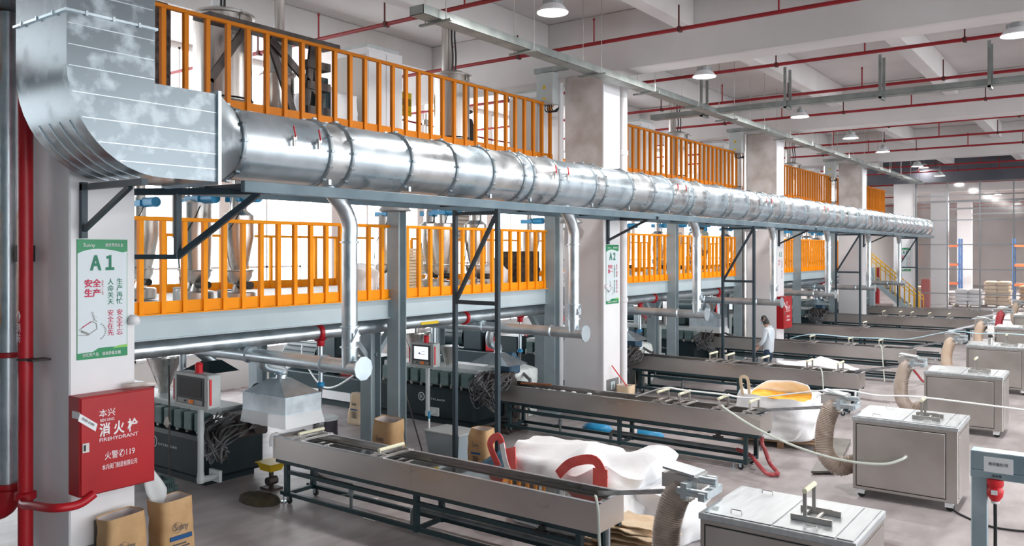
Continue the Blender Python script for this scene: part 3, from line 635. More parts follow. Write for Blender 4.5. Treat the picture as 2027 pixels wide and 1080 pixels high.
def hmi(k):
    px = [-10.15, -10.73, -11.0, -10.95, -10.9, -10.9, -10.9][k]; y = TY[k]-.65; z0 = [1.27, 1.17, 1.2, 1.2, 1.2, 1.2, 1.2][k]; w = .76 if k == 0 else .58; h = .45
    t = thing('control_panel', ['control panel with dark screen and red beacon beside the red hydrant cabinet', 'control panel with lit white screen and red beacon behind the H column', 'control panel with lit screen half hidden by an H column',
        'control panel on grey pole, fourth machine', 'control panel right of the far red hydrant cabinet', 'control panel of the sixth machine', 'control panel of the seventh machine'][k], 'control panel', (px, y+.1, 0), 'machine control panels')
    a, b = px-w/2, px+w/2
    MB().bbox(a, b, y, y+.2, z0, z0+h, .012).build('case', lgrey, t)
    MB().bbox(a-.005, b+.01, y-.02, y, z0-.01, z0+h+.01, .006).build('door', mat('grey_door_frame', (.33, .34, .33), None, .45, .3), t)
    MB().box(a+.06, b-.06, y-.026, y-.018, z0+.04, z0+h-.035).build('bezel', blk, t, smooth=False)
    MB().box(a+.09, b-.09, y-.03, y-.025, z0+.05, z0+.11).build('button_plate', greyp, t, smooth=False)
    MB().box(a+.11, b-.11, y-.03, y-.025, z0+.145, z0+h-.065).build('screen', dark if k == 0 else lit, t, smooth=False)
    if k:
        s = MB(); s.box(px-.02, px+.10, y-.032, y-.03, z0+.235, z0+.245); s.build('screen_graph', magenta, t, smooth=False)
        s = MB(); s.box(px-.06, px-.02, y-.032, y-.03, z0+.24, z0+.27).box(px+.02, px+.12, y-.032, y-.03, z0+.29, z0+.295).build('screen_graph', navy, t, smooth=False)
    MB().box(px+.0, px+.075, y-.05, y-.03, z0+.055, z0+.105).build('orange_switch', orb, t, smooth=False)
    MB().cyl((px-.1, y-.045, z0+.08), (px-.1, y-.03, z0+.08), .012, 10).build('key_switch', blk, t)
    MB().box(b+.002, b+.012, y+.02, y+.05, z0+.05, z0+h-.05).build('door_seal', redbr, t, smooth=False)
    MB().cyl((b+.03, y-.02, z0+.06), (b+.03, y-.02, z0+h-.06), .008, 8).build('hinge_rod', stainl, t); MB().cyl((a-.04, y, z0+.06), (a-.04, y, z0+h-.1), .012, 8).build('grab_handle', redbr, t)
    MB().lathe((px+.02, y+.1, z0+h), [(.055, 0), (.055, .03), (.05, .03), (.055, .12), (.03, .145)], 16).build('beacon', redbr, t)
    m = MB(); m.cyl((px+.06, y+.1, .32), (px+.06, y+.1, z0), .042, 16); m.tube(bez([(px+.06, y+.1, .36), (px+.06, y+.12, .27), (px+.0, y+.3, .24), (px-.05, TY[k]-.22, .24)], 5), .045, 12); m.box(px-.17, px+.07, TY[k]-.27, TY[k]-.225, .16, .32); m.lathe((px+.06, y+.1, .22), [(.05, 0), (.055, .05), (.05, .1)], 12)
    m.build('pole', lgrey, t); return t
hmis = [hmi(k) for k in range(7)]
def hood(k):
    y0 = TY[k]+.02; ex = -9.48 if k == 0 else EX[k]+.15; y1 = y0+.62; zc = 1.0 if k == 0 else 1.22
    t = thing('fume_hood', ['galvanised box hood with plastic skirt over the nearest die head', 'galvanised pyramid hood behind the trestle', 'galvanised pyramid hood right of the A2 column', 'galvanised hood with skirt left of the worker', 'fume hood of the fifth machine', 'fume hood of the sixth machine', 'fume hood of the seventh machine'][k], 'hood', (ex, y0+.3, 1.0), 'fume hoods')
    a, b = ex-.47, ex+.47
    if k in (0, 3):
        MB().box(a, b, y0, y1, 1.17, 1.40).build('hood_box', galvs, t)
        s = MB()
        for i in range(12):
            pass
        rings = []
        for j in range(5):
            z = 1.17-.045*j*1.0; e = .012*j; ring = []
            n = 14
            for (xa, ya, xb, yb) in ((a, y0, b, y0), (b, y0, b, y1), (b, y1, a, y1), (a, y1, a, y0)):
                for i in range(n):
                    f = i/n; w = .01*math.sin(i*2.1+j*.5)*j/4; dx = (xa+(xb-xa)*f-ex)*(1+e*1.4); dy = (ya+(yb-ya)*f-(y0+y1)/2)*(1+e*2)
                    ring.append((ex+dx, (y0+y1)/2+dy+w, z))
            rings.append(ring)
        s.loft(rings, cap=False).build('plastic_skirt', clear, t)
        MB().box(a-.004, b+.004, y0-.004, y1+.004, 1.395, 1.41).box(a-.004, b+.004, y0-.004, y1+.004, 1.165, 1.18).build('edge_trim', galv, t, smooth=False)
        zc = 1.40
    cx, cy = ex-.02, (y0+y1)/2
    def rect(x0, x1, ya, yb, z): return [(x0, ya, z), (x1, ya, z), (x1, yb, z), (x0, yb, z)]
    MB().loft([rect(a, b, y0, y1, zc), rect(cx-.12, cx+.1, cy-.1, cy+.1, zc+.2)]).build('pyramid_top', galvs, t, ang=.2)
    zt = zc+.2
    MB().tube(bez([(cx, cy, zt-.02), (cx+.0, cy, zt+.12), (cx+.06, TY[k]+.0, zt+.22), (cx+.12, TY[k]-.03, 1.95)], 5), .075, 16).build('neck', galvs, t)
    MB().lathe((cx, cy, zt+.05), [(.085, 0), (.095, .01), (.085, .02)], 18).build('neck_clamp', galv, t)
    if k == 0:
        xx = ex-1.95
        MB().loft([rect(xx-.35, xx+.35, y0+.2, y0+.75, 1.52), rect(xx-.1, xx+.1, y0+.4, y0+.6, 1.68)]).build('rear_hood', MATS['machine_teal_paint'], t, ang=.2)
        MB().cyl((xx, y0+.5, 1.66), (xx, TY[k]+.1, 2.0), .085, 16).build('rear_neck', galvs, t)
    return t
for k in range(7): hood(k)
def branch(k):
    y = TY[k]-.05; z = 1.95; r = .095; xv = DXC
    t = thing('branch_duct', 'round galvanised branch duct with drop pipe, '+ORD[k]+' machine line', 'duct', (-9, y, z), 'branch ducts')
    MB().tube([(-12.4, y, z), (-7.45, y, z)], r, 24).build('horizontal_pipe', galvs, t)
    for i, x in enumerate((-11.2, -9.7, -8.15)): MB().tube([(x-.03, y, z), (x-.01, y, z), (x+.01, y, z), (x+.03, y, z)], r, 24, rs=[r, r+.02, r+.02, r]).build('coupling', galv, t)
    MB().cyl((-7.45, y, z), (-7.43, y, z), r+.055, 10).build('end_cap', galv, t)
    MB().tube([(xv, y, z)]+bez([(xv, y, 3.55), (xv, y, 3.72), (xv, y-.1, 3.92), (xv, y-.3, 4.12), (xv, y-.4, 4.22)], 5), .098, 24).build('drop_pipe', galvs, t)
    for zz in (3.5, 2.45, 2.2): MB().lathe((xv, y, zz), [(.1, -.012), (.12, -.008), (.12, .008), (.1, .012)], 24).build('flange', galv, t)
    m = MB(); m.box(xv+.09, xv+.12, y-.05, y+.05, 2.27, 2.38); m.bar((xv+.12, y-.08, 2.27), (xv+.12, y+.03, 2.42), .03, .01); m.build('damper_lever', galv, t, smooth=False)
for k in range(7): branch(k)
# long water main along the platform, with red grooved couplings and drops
wmn = thing('water_main', 'long galvanised water main with red couplings under the lower platform edge', 'pipe', (-9.85, 20, 2.1))
MB().tube([(-9.85, .6, 2.14), (-9.85, 42, 2.14)], .105, 20).build('pipe', galvs, wmn)
MB().box(-10.12, -9.98, .6, 42, 2.24, 2.27).box(-10.12, -10.11, .6, 42, 2.2, 2.27).build('cable_channel', steelp, wmn, smooth=False)
for i in range(11):
    y = 4.1+i*3.9+(.4 if i % 2 else 0)
    MB().tube([(-9.85, y-.04, 2.14), (-9.85, y-.03, 2.14), (-9.85, y+.03, 2.14), (-9.85, y+.04, 2.14)], .12, 20, rs=[.11, .135, .135, .11]).build('red_coupling', red, wmn)
MB().box(-9.76, -9.735, 10.6, 11.05, 2.1, 2.15).build('yellow_marker', mat('yellow_tape', (.85, .6, .02), None, .5), wmn, smooth=False)
def drop(k):
    y = TY[k]+1.35; x = -9.85; t = thing('water_drop', 'valved water drop with red handwheel and grey flexible hose, '+ORD[k]+' line', 'pipe', (x, y, .9), 'water drops')
    m = MB(); m.tube([(x, y, 2.05), (x, y, 1.35)], .035, 12); m.build('pipe', galvs, t)
    MB().lathe((x, y, 1.93), [(.05, 0), (.06, .02), (.06, .08), (.1, .12)], 12).build('red_tee', red, t)
    MB().lathe((x, y, 1.3), [(.04, 0), (.06, .02), (.06, .06), (.04, .08)], 10).build('blue_valve', blue, t)
    w = MB(); w.cyl((x+.05, y, 1.72), (x+.16, y, 1.72), .012, 8)
    for j in range(12):
        a, b = 2*PI*j/12, 2*PI*(j+1)/12; w.bar((x+.16, y+.07*math.cos(a), 1.72+.07*math.sin(a)), (x+.16, y+.07*math.cos(b), 1.72+.07*math.sin(b)), .015)
    w.bar((x+.16, y-.07, 1.72), (x+.16, y+.07, 1.72), .01); w.build('handwheel', red, t)
    MB().tube(bez([(x, y, 1.32), (x, y-.02, 1.12), (x+.12, y-.12, .95), (-9.3, y-.45, .86), (-9.12, TY[k]+.66, .90), (-9.08, TY[k]+.62, .72)], 6), .032, 10).build('flexible_hose', mat('dark_grey_hose', (.10, .10, .105), (.16, .16, .17), .45), t)
for k in range(7): drop(k)
# ================================================================ FEEDERS ON THE LOWER DECK
ZD = 2.6
FOFF = [(-12.6, 'far left'), (-11.55, 'second from the left'), (-10.95, 'third from the left'), (-10.3, 'nearest the rail')]
def feeder(x, y, kind, label, group):
    t = thing('loss_in_weight_feeder', label, 'feeder', (x, y, ZD), group)
    z = ZD
    MB().lathe((x, y, z+.30), [(.06, 0), (.15, .04), (.19, .12), (.2, .2), (.215, .2), (.215, .22)], 20).build('bowl', staint, t)
    if kind == 0:
        pr_ = [(.17, .5), (.30, 1.05), (.30, 1.32), (.31, 1.33)]
    elif kind == 1: pr_ = [(.19, .5), (.21, .9), (.21, 1.5), (.1, 1.55), (.1, 1.8)]
    else: pr_ = [(.10, .5), (.14, .6), (.22, 1.0), (.22, 1.3), (.12, 1.38), (.12, 1.6)]
    MB().lathe((x, y, z), pr_, 28).build('hopper', staint, t, ang=.25)
    MB().lathe((x, y, z+.5), [(.215, -.01), (.225, 0), (.215, .012)], 24).build('clamp_band', stainl, t)
    MB().lathe((x, y, z+1.33), [(.09, 0), (.09, .22), (.10, .22), (.10, .32), (.08, .32), (.08, .5), (.09, .55), (.30, 1.05), (.30, 1.27)], 24).build('supply_funnel', staint, t, ang=.25)
    MB().bbox(x-.19, x+.17, y-.10, y+.10, z+1.50, z+1.60, .01).cyl((x+.16, y, z+1.56), (x+.46, y, z+1.56), .08, 16).build('blue_slide_valve', blue, t)
    MB().lathe((x, y, z+.02), [(.22, 0), (.24, .02), (.24, .16), (.22, .18), (.1, .18), (.06, .3)], 24).build('screw_housing', stainl, t)
    MB().bbox(x-.38, x-.22, y-.1, y+.12, z, z+.22, .01).build('drive_box', lgrey, t)
    MB().cyl((x+.14, y-.08, z+.30), (x+.4, y-.08, z+.30), .055, 14).build('black_motor', blk, t)
    MB().tube(bez([(x+.15, y, z+1.55), (x+.2, y-.15, z+1.3), (x-.05, y-.2, z+.9), (x-.3, y, z+.2)], 5), .008, 5).build('cable', blk, t)
    return t
for k in range(7):
    for j, (x, nm) in enumerate(FOFF):
        x_ = x+(.0 if k == 0 else .2)
        feeder(x_, TY[k]+(0, .25, -.05, .2)[j], (0, 2, 1, 2)[j] if k % 2 == 0 else (1, 2, 0, 2)[j], 'steel funnel feeder on lower platform, '+ORD[k]+' line, '+nm, 'feeders of the '+ORD[k]+' line')
def sack(name, label, cat, c, sx, sy, h, m, seed=0, fill=.9, open_=True, lean=(0, 0), p=4., amp=.05, taper=.0, n=36, rows=14, group=None, lining=None, top=.0, kind=None):
    """soft standing bag: squarish section with slumping noise; open top folds inward"""
    t = thing(name, label, cat, c, group); rings = []
    rr = random.Random(seed); off = Vector((rr.random()*50, rr.random()*50, rr.random()*50))
    def sec(z, f, s):
        ring = []
        for i in range(n):
            a = 2*PI*i/n; ca, sa = math.cos(a), math.sin(a); r = (abs(ca)**p+abs(sa)**p)**(-1/p)
            pt = Vector((ca*r*sx/2*s, sa*r*sy/2*s, z)); q = pt*2.2+off; q.z *= 1.3
            d = noise.noise(q)*amp + noise.noise(q*2.7)*amp*.4
            pt.x += ca*d*f*1.4+lean[0]*(z/h)**1.2; pt.y += sa*d*f*1.4+lean[1]*(z/h)**1.2; pt.z += (noise.noise(q*1.1+Vector((9, 0, 0)))*amp*1.2)*(z/h)
            pt.z = max(pt.z, 0.); ring.append(tuple(Vector(c)+pt))
        return ring
    rings.append(sec(0, .3, .9)); rings.append(sec(.02*h, .6, .97))
    for j in range(1, rows): z = h*j/rows; s = 1+.06*math.sin(PI*j/rows)-taper*j/rows; rings.append(sec(z, 1, s))
    if open_:
        rings.append(sec(h, 1.2, 1-taper)); rings.append(sec(h*.985, 1.2, .96-taper))
        m1_ = MB(); m1_.loft(rings, cap=False); m1_.add(rings[0], [tuple(range(n))[::-1]]); m1_.build('bag_body', m, t, ang=1.)
        r2 = [rings[-1]]+[sec(h*(fill+(1-fill)*(1-f)), 1, .95-taper-.05*f) for f in (.35, .7, 1)]
        r2.append([tuple(Vector(c)+Vector((lean[0]*.8, lean[1]*.8, h*fill*.97)))]*n)
        MB().loft(r2, cap=False).build('bag_inside', lining or m, t, ang=1.)
    else:
        rings.append(sec(h*.97, 1, .86-taper)); rings.append(sec(h+top*.3, 1, .55-taper*.5)); rings.append(sec(h+top, .5, .12))
        MB().loft(rings).build('bag_body', m, t, ang=1.)
    return t
feeder_s = sack('plastic_sack', 'white full plastic sack on lower platform right of the feeders', 'sack', (-10.6, 10.0, ZD), .5, .45, .5, fibc, 3, open_=False, top=.12)
sack('plastic_sack', 'smaller white sack lying beside the kraft stack on lower platform', 'sack', (-10.6, 10.8, ZD), .45, .4, .36, fibc, 4, open_=False, top=.08)
sack('plastic_sack', 'white rounded sack on lower platform in front of the second feeders', 'sack', (-10.15, 13.2, ZD), .5, .5, .45, fibc, 5, open_=False, top=.2)
t = thing('kraft_bag_pile', 'tall pile of flat folded kraft bags on lower platform', 'bags', (-11.3, 11.9, ZD))
f0 = None
for i in range(14):
    if not f0: f0 = MB().bbox(-11.55, -11.05, 11.7, 12.1, ZD, ZD+.055, .012).build('folded_bag', kraftl, t)
    else: c = f0.copy(); COL.objects.link(c); c.parent = t; c.location = (R.uniform(-.03, .03), R.uniform(-.02, .02), .06*i)
o = MB().bbox(-10.35, -9.85, 13.6, 14.4, ZD, ZD+.78, .01).build('scorched_board', blkm); tag(recenter(o), 'dark brown stained board leaning inside the lower rail by the A2 column', 'board')
t = thing('orange_drum', 'orange drum with black bag on lower platform past the standing worker', 'drum', (-10.6, 24.1, ZD))
MB().lathe((-10.6, 24.1, ZD), [(.28, 0), (.29, .3), (.28, .6), (.26, .62)], 20).build('barrel', orange, t); MB().lathe((-10.6, 24.1, ZD+.6), [(.25, 0), (.27, .1), (.15, .26), (.03, .3)], 14).build('black_bag', blk, t)
# ================================================================ UPPER DECK EQUIPMENT
ZU = 5.26
for k in range(7):
    x, y = -10.75, TY[k]+.25; r = .42 if k == 0 else .36
    t = thing('mixing_tank', ['large steel tank at the left end of the upper platform', 'steel tank on the upper platform left of the grey switch box', 'steel tank behind the second upper rail', 'fourth steel tank on upper platform', 'steel tank behind the third upper rail', 'sixth steel tank on upper platform', 'seventh steel tank on upper platform'][k], 'tank', (x, y, ZU), 'upper platform tanks')
    MB().lathe((x, y, ZU), [(r*.5, .0), (r*.5, .1), (r, .35), (r, 1.62)], 32).build('vessel', staint, t)
    MB().lathe((x, y, ZU+1.6), [(r, 0), (r+.04, .01), (r+.04, .04), (r, .05), (r*.6, .12), (.1, .15)], 32).build('lid', stainl, t)
    MB().lathe((x, y, ZU+.36), [(r+.0, 0), (r+.02, .01), (r, .03)], 32).build('band', blk, t)
    MB().tube([(x-.12, y, ZU+1.72), (x-.12, y, 8.19)], .11 if k else .1, 18).build('riser_pipe', staint if k else whitep, t)
    m = MB()
    for s in (.1, .18): m.tube(bez([(x+s, y-.1, ZU+1.7), (x+s+.03, y-.12, ZU+2.0), (x+s-.02, y-.1, ZU+2.4), (x+s, y-.1, 8.19)], 4), .018, 6)
    m.build('black_hose', blk, t)
    MB().bar((x+r, y, ZU+1.64), (x+r+.14, y-.03, ZU+1.56), .02).cyl((x+r+.02, y, ZU+1.5), (x+r+.02, y, ZU+1.66), .015, 6).build('lid_clamp', stainl, t)
cabp = [(-11.0, 10.58), (-10.9, 15.75), (-11.0, 20.9), (-10.9, 26.6), (-11, 31.6), (-11, 37.2)]
for k, (x, y) in enumerate(cabp):
    t = thing('electrical_cabinet', ['tall white cabinet on the upper platform above the big duct', 'white cabinet on upper platform just left of the stained column', 'white cabinet behind the start of the second upper rail', 'white cabinet behind the end of second upper rail', 'white cabinet behind the third upper rail', 'farthest white cabinet on the upper platform'][k], 'cabinet', (x, y, ZU), 'upper platform cabinets')
    MB().bbox(x-.4, x+.4, y-.45, y+.45, ZU, ZU+1.72, .01).build('body', white, t)
    for s in (-1, 1): MB().bbox(x+.4, x+.415, y+s*.22-.2, y+s*.22+.2, ZU+.1, ZU+1.66, .006).build('door', whitep, t)
    MB().bbox(x-.36, x+.36, y-.41, y+.41, ZU+1.72, ZU+1.8, .01).build('roof', lgrey, t)
    MB().bbox(x-.4, x+.38, y-.462, y-.45, ZU+.1, ZU+1.6, .004).build('side_panel', mat('beige_panel', (.62, .58, .54), None, .5), t)
t = thing('storage_bin', 'steel silo with grey sight panel on upper platform, right of the large tank', 'tank', (-10.7, 8.25, ZU))
MB().lathe((-10.7, 8.3, ZU), [(.1, 0), (.26, .25), (.26, .9), (.29, .9), (.29, .93), (.2, .93), (.2, 1.5)], 24).build('vessel', staint, t)
MB().box(-10.49, -10.47, 8.02, 8.4, ZU+.9, ZU+1.45).build('sight_panel', lgrey, t, smooth=False)
MB().cyl((-10.85, 8.45, ZU+1.4), (-10.85, 8.45, 8.19), .085, 16).build('riser_pipe', staint, t)
t = thing('blower_motor', 'dark teal cylindrical motor behind the upper rail, beside the dark frame', 'motor', (-10.35, 8.85, ZU))
m = MB(); m.lathe((-10.35, 8.85, ZU), [(.17, 0), (.17, .75), (.14, .8), (.14, .9), (.05, .92)], 18)
for i in range(12): a = i*PI/6; m.box(-10.35+.17*math.cos(a)-.006, -10.35+.17*math.cos(a)+.006, 8.85+.18*math.sin(a)-.006, 8.85+.18*math.sin(a)+.006, ZU+.1, ZU+.7)
m.build('housing', teal, t)
o = MB().bbox(-10.0, -9.9, 5.62, 6.02, ZU, ZU+1.35, .045).build('blackened_panel', blkm); tag(recenter(o), 'black rounded scorched panel standing at the left end of the upper rail', 'panel')
t = thing('dark_steel_rack', 'dark weathered steel frame with crossed struts and short shelves behind the upper rail', 'rack', (-10.1, 8.9, ZU))
for p, q in (((-10.0, 7.62, 6.5), (-10.0, 8.62, 5.75)), ((-10.05, 7.66, 6.48), (-10.05, 8.18, ZU)), ((-10.0, 8.42, 6.55), (-10.0, 8.24, ZU)), ((-10.05, 8.48, 6.55), (-10.05, 8.66, ZU)), ((-10.0, 7.2, 6.55), (-10.0, 6.62, 5.72)), ((-10.0, 6.62, 5.75), (-10.0, 6.62, ZU))): MB().bar(p, q, .05, .11).build('strut', dkm, t, smooth=False)
for z in (.24, .62, .94): MB().box(-10.15, -9.95, 8.28, 8.74, ZU+z, ZU+z+.12).build('shelf', dkm, t, smooth=False)
MB().obox((-10.0, 7.65, 6.58), (.40, 2.3, .06), Matrix.Rotation(.0, 3, 'X')).build('top_plate', dkm, t, smooth=False)
o = MB().bbox(-9.78, -9.62, 11.35, 14.2, ZU+1.205, ZU+1.25, .01).build('cable_trunking', galv); tag(recenter(o), 'galvanised trunking along the top of the upper rail, left of the stained column', 'trunking')
o = MB().bbox(-9.78, -9.62, 15.4, 24.8, ZU+1.205, ZU+1.25, .01).build('cable_trunking', galv); tag(recenter(o), 'galvanised trunking along the top of the second upper rail', 'trunking')
sack('bulk_bag', 'pale slumped sacks on the upper platform left of the tall white cabinet', 'sack', (-11.0, 9.55, ZU), .9, .8, .85, fibc, 8, open_=False, top=.12)
t = thing('black_vent_tank', 'black plastic tank with lid on upper platform, right of the second tank', 'tank', (-11.4, 13.6, ZU)); MB().lathe((-11.4, 13.6, ZU), [(.3, 0), (.32, .8), (.3, .95), (.12, 1.0), (.12, 1.08), (.3, 1.1), (.3, 1.13)], 24).build('vessel', blk, t)
t = thing('warning_sign', 'yellow warning sign with black characters on the upper platform', 'sign', (-12.2, 12.6, ZU)); MB().box(-12.2, -12.18, 12.2, 12.95, ZU+1.0, ZU+1.5).box(-12.22, -12.2, 12.55, 12.6, ZU, ZU+1.1).build('board', mat('sign_yellow', (.9, .62, .01), None, .5), t, smooth=False)
text('当心碰撞', .17, (-12.175, 12.58, ZU+1.28), inkb, t, 'X', width=.68); text('Warning collision', .06, (-12.175, 12.58, ZU+1.1), inkb, t, 'X', width=.6)
t = thing('blue_pump_stand', 'dark blue pump frame behind the upper rail, below the yellow sign', 'pump', (-11.9, 13.0, ZU)); MB().box(-12.1, -11.7, 12.9, 13.3, ZU+.35, ZU+.42).box(-11.95, -11.85, 13.0, 13.1, ZU, ZU+.35).box(-12.1, -12.05, 12.9, 12.95, ZU, ZU+.35).box(-11.75, -11.7, 13.25, 13.3, ZU, ZU+.35).build('frame', mat('royal_blue', (.01, .05, .25), None, .4), t, smooth=False)
MB().lathe((-11.9, 13.1, ZU+.42), [(.12, 0), (.12, .12), (.08, .15)], 16).lathe((-11.9, 13.1, ZU+.62), [(.02, 0), (.02, .2), (.08, .2), (.08, .3), (.02, .32), (.02, .45)], 12).build('pump', staint, t)
rm = thing('red_pipe_rack', 'bent red pipes on the rear side of the upper platform', 'pipe', (-13.5, 15, ZU))
for z in (.6, .9, 1.15): MB().tube(bez([(-13.5, 12.3, ZU+z), (-13.5, 14, ZU+z+.05), (-13.5, 17.5, ZU+z-.05), (-13.5, 20, ZU+z)], 3), .025, 6).build('pipe', redd, rm)
for y in (12.5, 16, 19.8): MB().cyl((-13.5, y, ZU), (-13.5, y, ZU+1.15), .02, 6).build('post', redd, rm)
# outdoor air conditioner units on the rear wall
for i, (y, lab) in enumerate([(10.6, 'white air conditioner box with louvres at the bright rear windows, left'), (20.2, 'white air conditioner box at the rear windows, right')]):
    t = thing('air_conditioner', lab, 'air conditioner', (-17.0, y, 3.9)); MB().bbox(-17.45, -16.7, y-.45, y+.45, 3.75, 4.85, .02).build('case', lgrey, t); MB().box(-17.5, -16.8, y-.4, y+.4, 3.68, 3.75).build('bracket', lgrey, t, smooth=False)
    for j in range(8): MB().box(-16.7, -16.68, y-.38, y+.38, 3.85+.12*j, 3.89+.12*j).build('louvre', greyp, t, smooth=False)
# ================================================================ CEILING SERVICES
PYS = [10.16, 13.45, 17.24, 20.85, 24.3, 27.9, 31.5, 34.85, 38.4, 41.9, 45.2]
for k, y in enumerate(PYS):
    t = thing('sprinkler_pipe', 'dark red sprinkler pipe across the ceiling, '+(ORD+['eleventh'])[k]+' from the camera', 'pipe', (0, y, 7.3), 'ceiling sprinkler pipes')
    MB().tube([(-17, y, 7.3), (21.5, y, 7.3)], .036, 10).build('pipe', redd, t)
    s0 = None
    for i in range(17):
        x = -15.4+i*1.75+(k % 3)*.45
        if x > 7: break
        if i % 2 == 0:
            MB().tube([(x, y, 7.33), (x, y, 7.33+.42)], .016, 6).lathe((x, y, 7.74), [(.02, 0), (.03, .01), (.01, .05)], 6).build('sprinkler_head', redd, t)
        else:
            MB().box(x-.012, x+.012, y-.05, y-.03, 7.28, 7.72).box(x-.03, x+.03, y-.055, y+.05, 7.25, 7.34).build('pipe_hanger', mat('brown_hanger', (.10, .02, .02), None, .6), t, smooth=False)
traym = mat('dull_tray_zinc', (.24, .27, .26), (.36, .39, .38), .5, .6, 3)
tray = thing('cable_tray', 'galvanised cable tray hung along the hall, passing before the columns', 'cable tray', (-7.9, 20, 6.76))
m = MB().box(-8.03, -7.77, 8.5, 45.6, 6.70, 6.705).box(-8.03, -8.025, 8.5, 45.6, 6.70, 6.83).box(-7.775, -7.77, 8.5, 45.6, 6.70, 6.83).box(-8.03, -7.77, 8.5, 8.51, 6.7, 6.83); m.build('tray_body', traym, tray, smooth=False)
MB().box(-8.0, -7.8, 8.6, 45.5, 6.71, 6.75).build('cable_run', blk, tray, smooth=False)
i = 0; y = 8.9
while y < 45:
    MB().cyl((-8.1, y, 6.66), (-8.1, y, 8.2), .008, 6).cyl((-7.7, y, 6.66), (-7.7, y, 8.2), .008, 6).build('hanger_rod', stainl, tray)
    MB().box(-8.2, -7.6, y-.025, y+.025, 6.66, 6.69).build('support_bar', traym, tray, smooth=False)
    y += 2.2
tray2 = thing('cable_tray', 'second galvanised cable tray crossing the hall under the ceiling to the right', 'cable tray', (5, 19.2, 6.7))
m = MB().box(-9.6, 21, 19.06, 19.34, 6.74, 6.745).box(-9.6, 21, 19.06, 19.065, 6.74, 6.86).box(-9.6, 21, 19.335, 19.34, 6.74, 6.86); m.build('tray_body', traym, tray2, smooth=False)
x = -8.2
for i in range(9):
    MB().box(x-.03, x+.03, 19.0, 19.04, 6.68, 7.62).box(x-.03, x+.03, 19.36, 19.4, 6.68, 7.62).box(x-.03, x+.03, 19.0, 19.4, 6.68, 6.72).build('channel_hanger', traym, tray2, smooth=False); x += 2.05
for k, (x, y) in enumerate([(-.9, 14.7), (-.75, 17.0), (-.85, 20.6)]):
    t = thing('seismic_brace', 'dark slotted pipe brace under the ceiling at upper right, '+['upper', 'middle', 'lower'][k], 'brace', (x, PYS[k+1], 7.3)); y = PYS[k+1]
    MB().bar((x, y, 7.3), (x, y, 8.19), .05, .03).build('drop_channel', dkm, t, smooth=False); MB().bar((x, y, 7.34), (x+.75, y, 8.15), .05, .03).build('diagonal_channel', dkm, t, smooth=False)
for k, (x, y) in enumerate([(-9.55, 14.15), (-9.55, 24.75), (-9.55, 35.3)]):
    t = thing('switch_box', 'grey electrical box with yellow warning triangle by the '+['stained A2 column', 'A3 column top', 'fourth column top'][k], 'electrical box', (x, y, 6.4), 'switch boxes')
    MB().bbox(x-.21, x+.21, y, y+.22, 6.42, 7.08, .01).build('case', lgrey, t); MB().bbox(x-.2, x+.2, y-.015, y, 6.43, 7.07, .005).build('door', lgrey, t)
    MB().prism([(x-.05, y-.018, 6.74), (x+.05, y-.018, 6.74), (x, y-.018, 6.84)], (0, .004, 0)).build('warning_triangle', MATS['sign_yellow'], t, smooth=False)
    MB().box(x-.04, x+.04, y-.018, y-.014, 6.52, 6.56).build('warning_label', MATS['sign_yellow'], t, smooth=False)
    text('⚡', .06, (x, y-.02, 6.77), inkb, t, 'Y', name='warning_symbol')
    MB().cyl((x+.14, y-.03, 6.75), (x+.14, y-.01, 6.75), .012, 8).build('latch', stainl, t)
    m = MB()
    for i in range(4): m.tube(bez([(x-.05+.05*i, y+.1, 6.42), (x-.03+.06*i, y+.08, 6.3), (x+.1+.04*i, y+.12, 6.27), (x+.22, y+.2, 6.36)], 4), .012, 6)
    m.build('cable_loop', blk, t)
    MB().box(x-.3, x+.5, y+.05, y+.15, 7.1, 7.2).build('feed_duct', traym, t, smooth=False)
# high bay lamps (they give the hall's own light)
lampglow = mat('lamp_diffuser', (1, 1, 1), None, .4, emit=(1, .98, .96), es=9); lampm = mat('lamp_aluminium', (.42, .44, .45), None, .4, .6)
def lamp(x, y, z, label, group, watt=130, on=True, s=1., name='high_bay_lamp', ztop=8.2):
    t = thing(name, label, 'lamp', (x, y, z), group)
    MB().lathe((x, y, z), [(.23*s, 0), (.235*s, .012), (.15*s, .10*s+.01), (.13*s, .12*s)], 28, cap=False).build('shade', whitep if on else lampm, t)
    f = MB(); f.lathe((x, y, z+.11*s), [(.13*s, 0), (.14*s, .01), (.14*s, .075*s), (.08*s, .08*s), (.05*s, .13*s), (.02*s, .16*s)], 24)
    for i in range(20): a = i*PI/10; f.box(x+.14*s*math.cos(a)-.004, x+.14*s*math.cos(a)+.004, y+.14*s*math.sin(a)-.004, y+.14*s*math.sin(a)+.004, z+.12*s, z+.19*s)
    f.build('heat_sink', lampm, t)
    if on: MB().cyl((x, y, z+.012), (x, y, z+.02), .205*s, 24).build('diffuser', lampglow, t)
    MB().cyl((x, y, z+.24*s), (x, y, ztop), .008, 6).build('suspension_rod', lampm, t)
    if on:
        L = bpy.data.lights.new('lamp_light', 'AREA'); L.shape = 'DISK'; L.size = .4*s; L.energy = watt; L.color = (1, .97, .94)
        lo_ = bpy.data.objects.new('lamp_light', L); COL.objects.link(lo_); lo_.parent = t; lo_.location = (0, 0, -.01)
    return t
for i in range(7):
    lamp(-6.66, [10.08, 15.6, 21.8, 26.9, 31.3, 37.6, 43][i], 6.88, 'white high bay lamp above the aisle, '+ORD[i], 'high bay lamps left row')
for i in range(4): lamp(-1.3, 10.3+5.3*i, 6.88, 'white high bay lamp in the right-hand row, '+ORD[i], 'high bay lamps right row')
for i in range(4): lamp(3.9, 5+5.3*i, 6.88, 'added high bay lamp out of view at the right, '+ORD[i], 'added unseen lamps, outer row')  # extra row out of view, added to brighten the hall
lamp(-7.75, 45.4, 7.52, 'bright lamp washing the dark wall above the glass partition', None, 28)
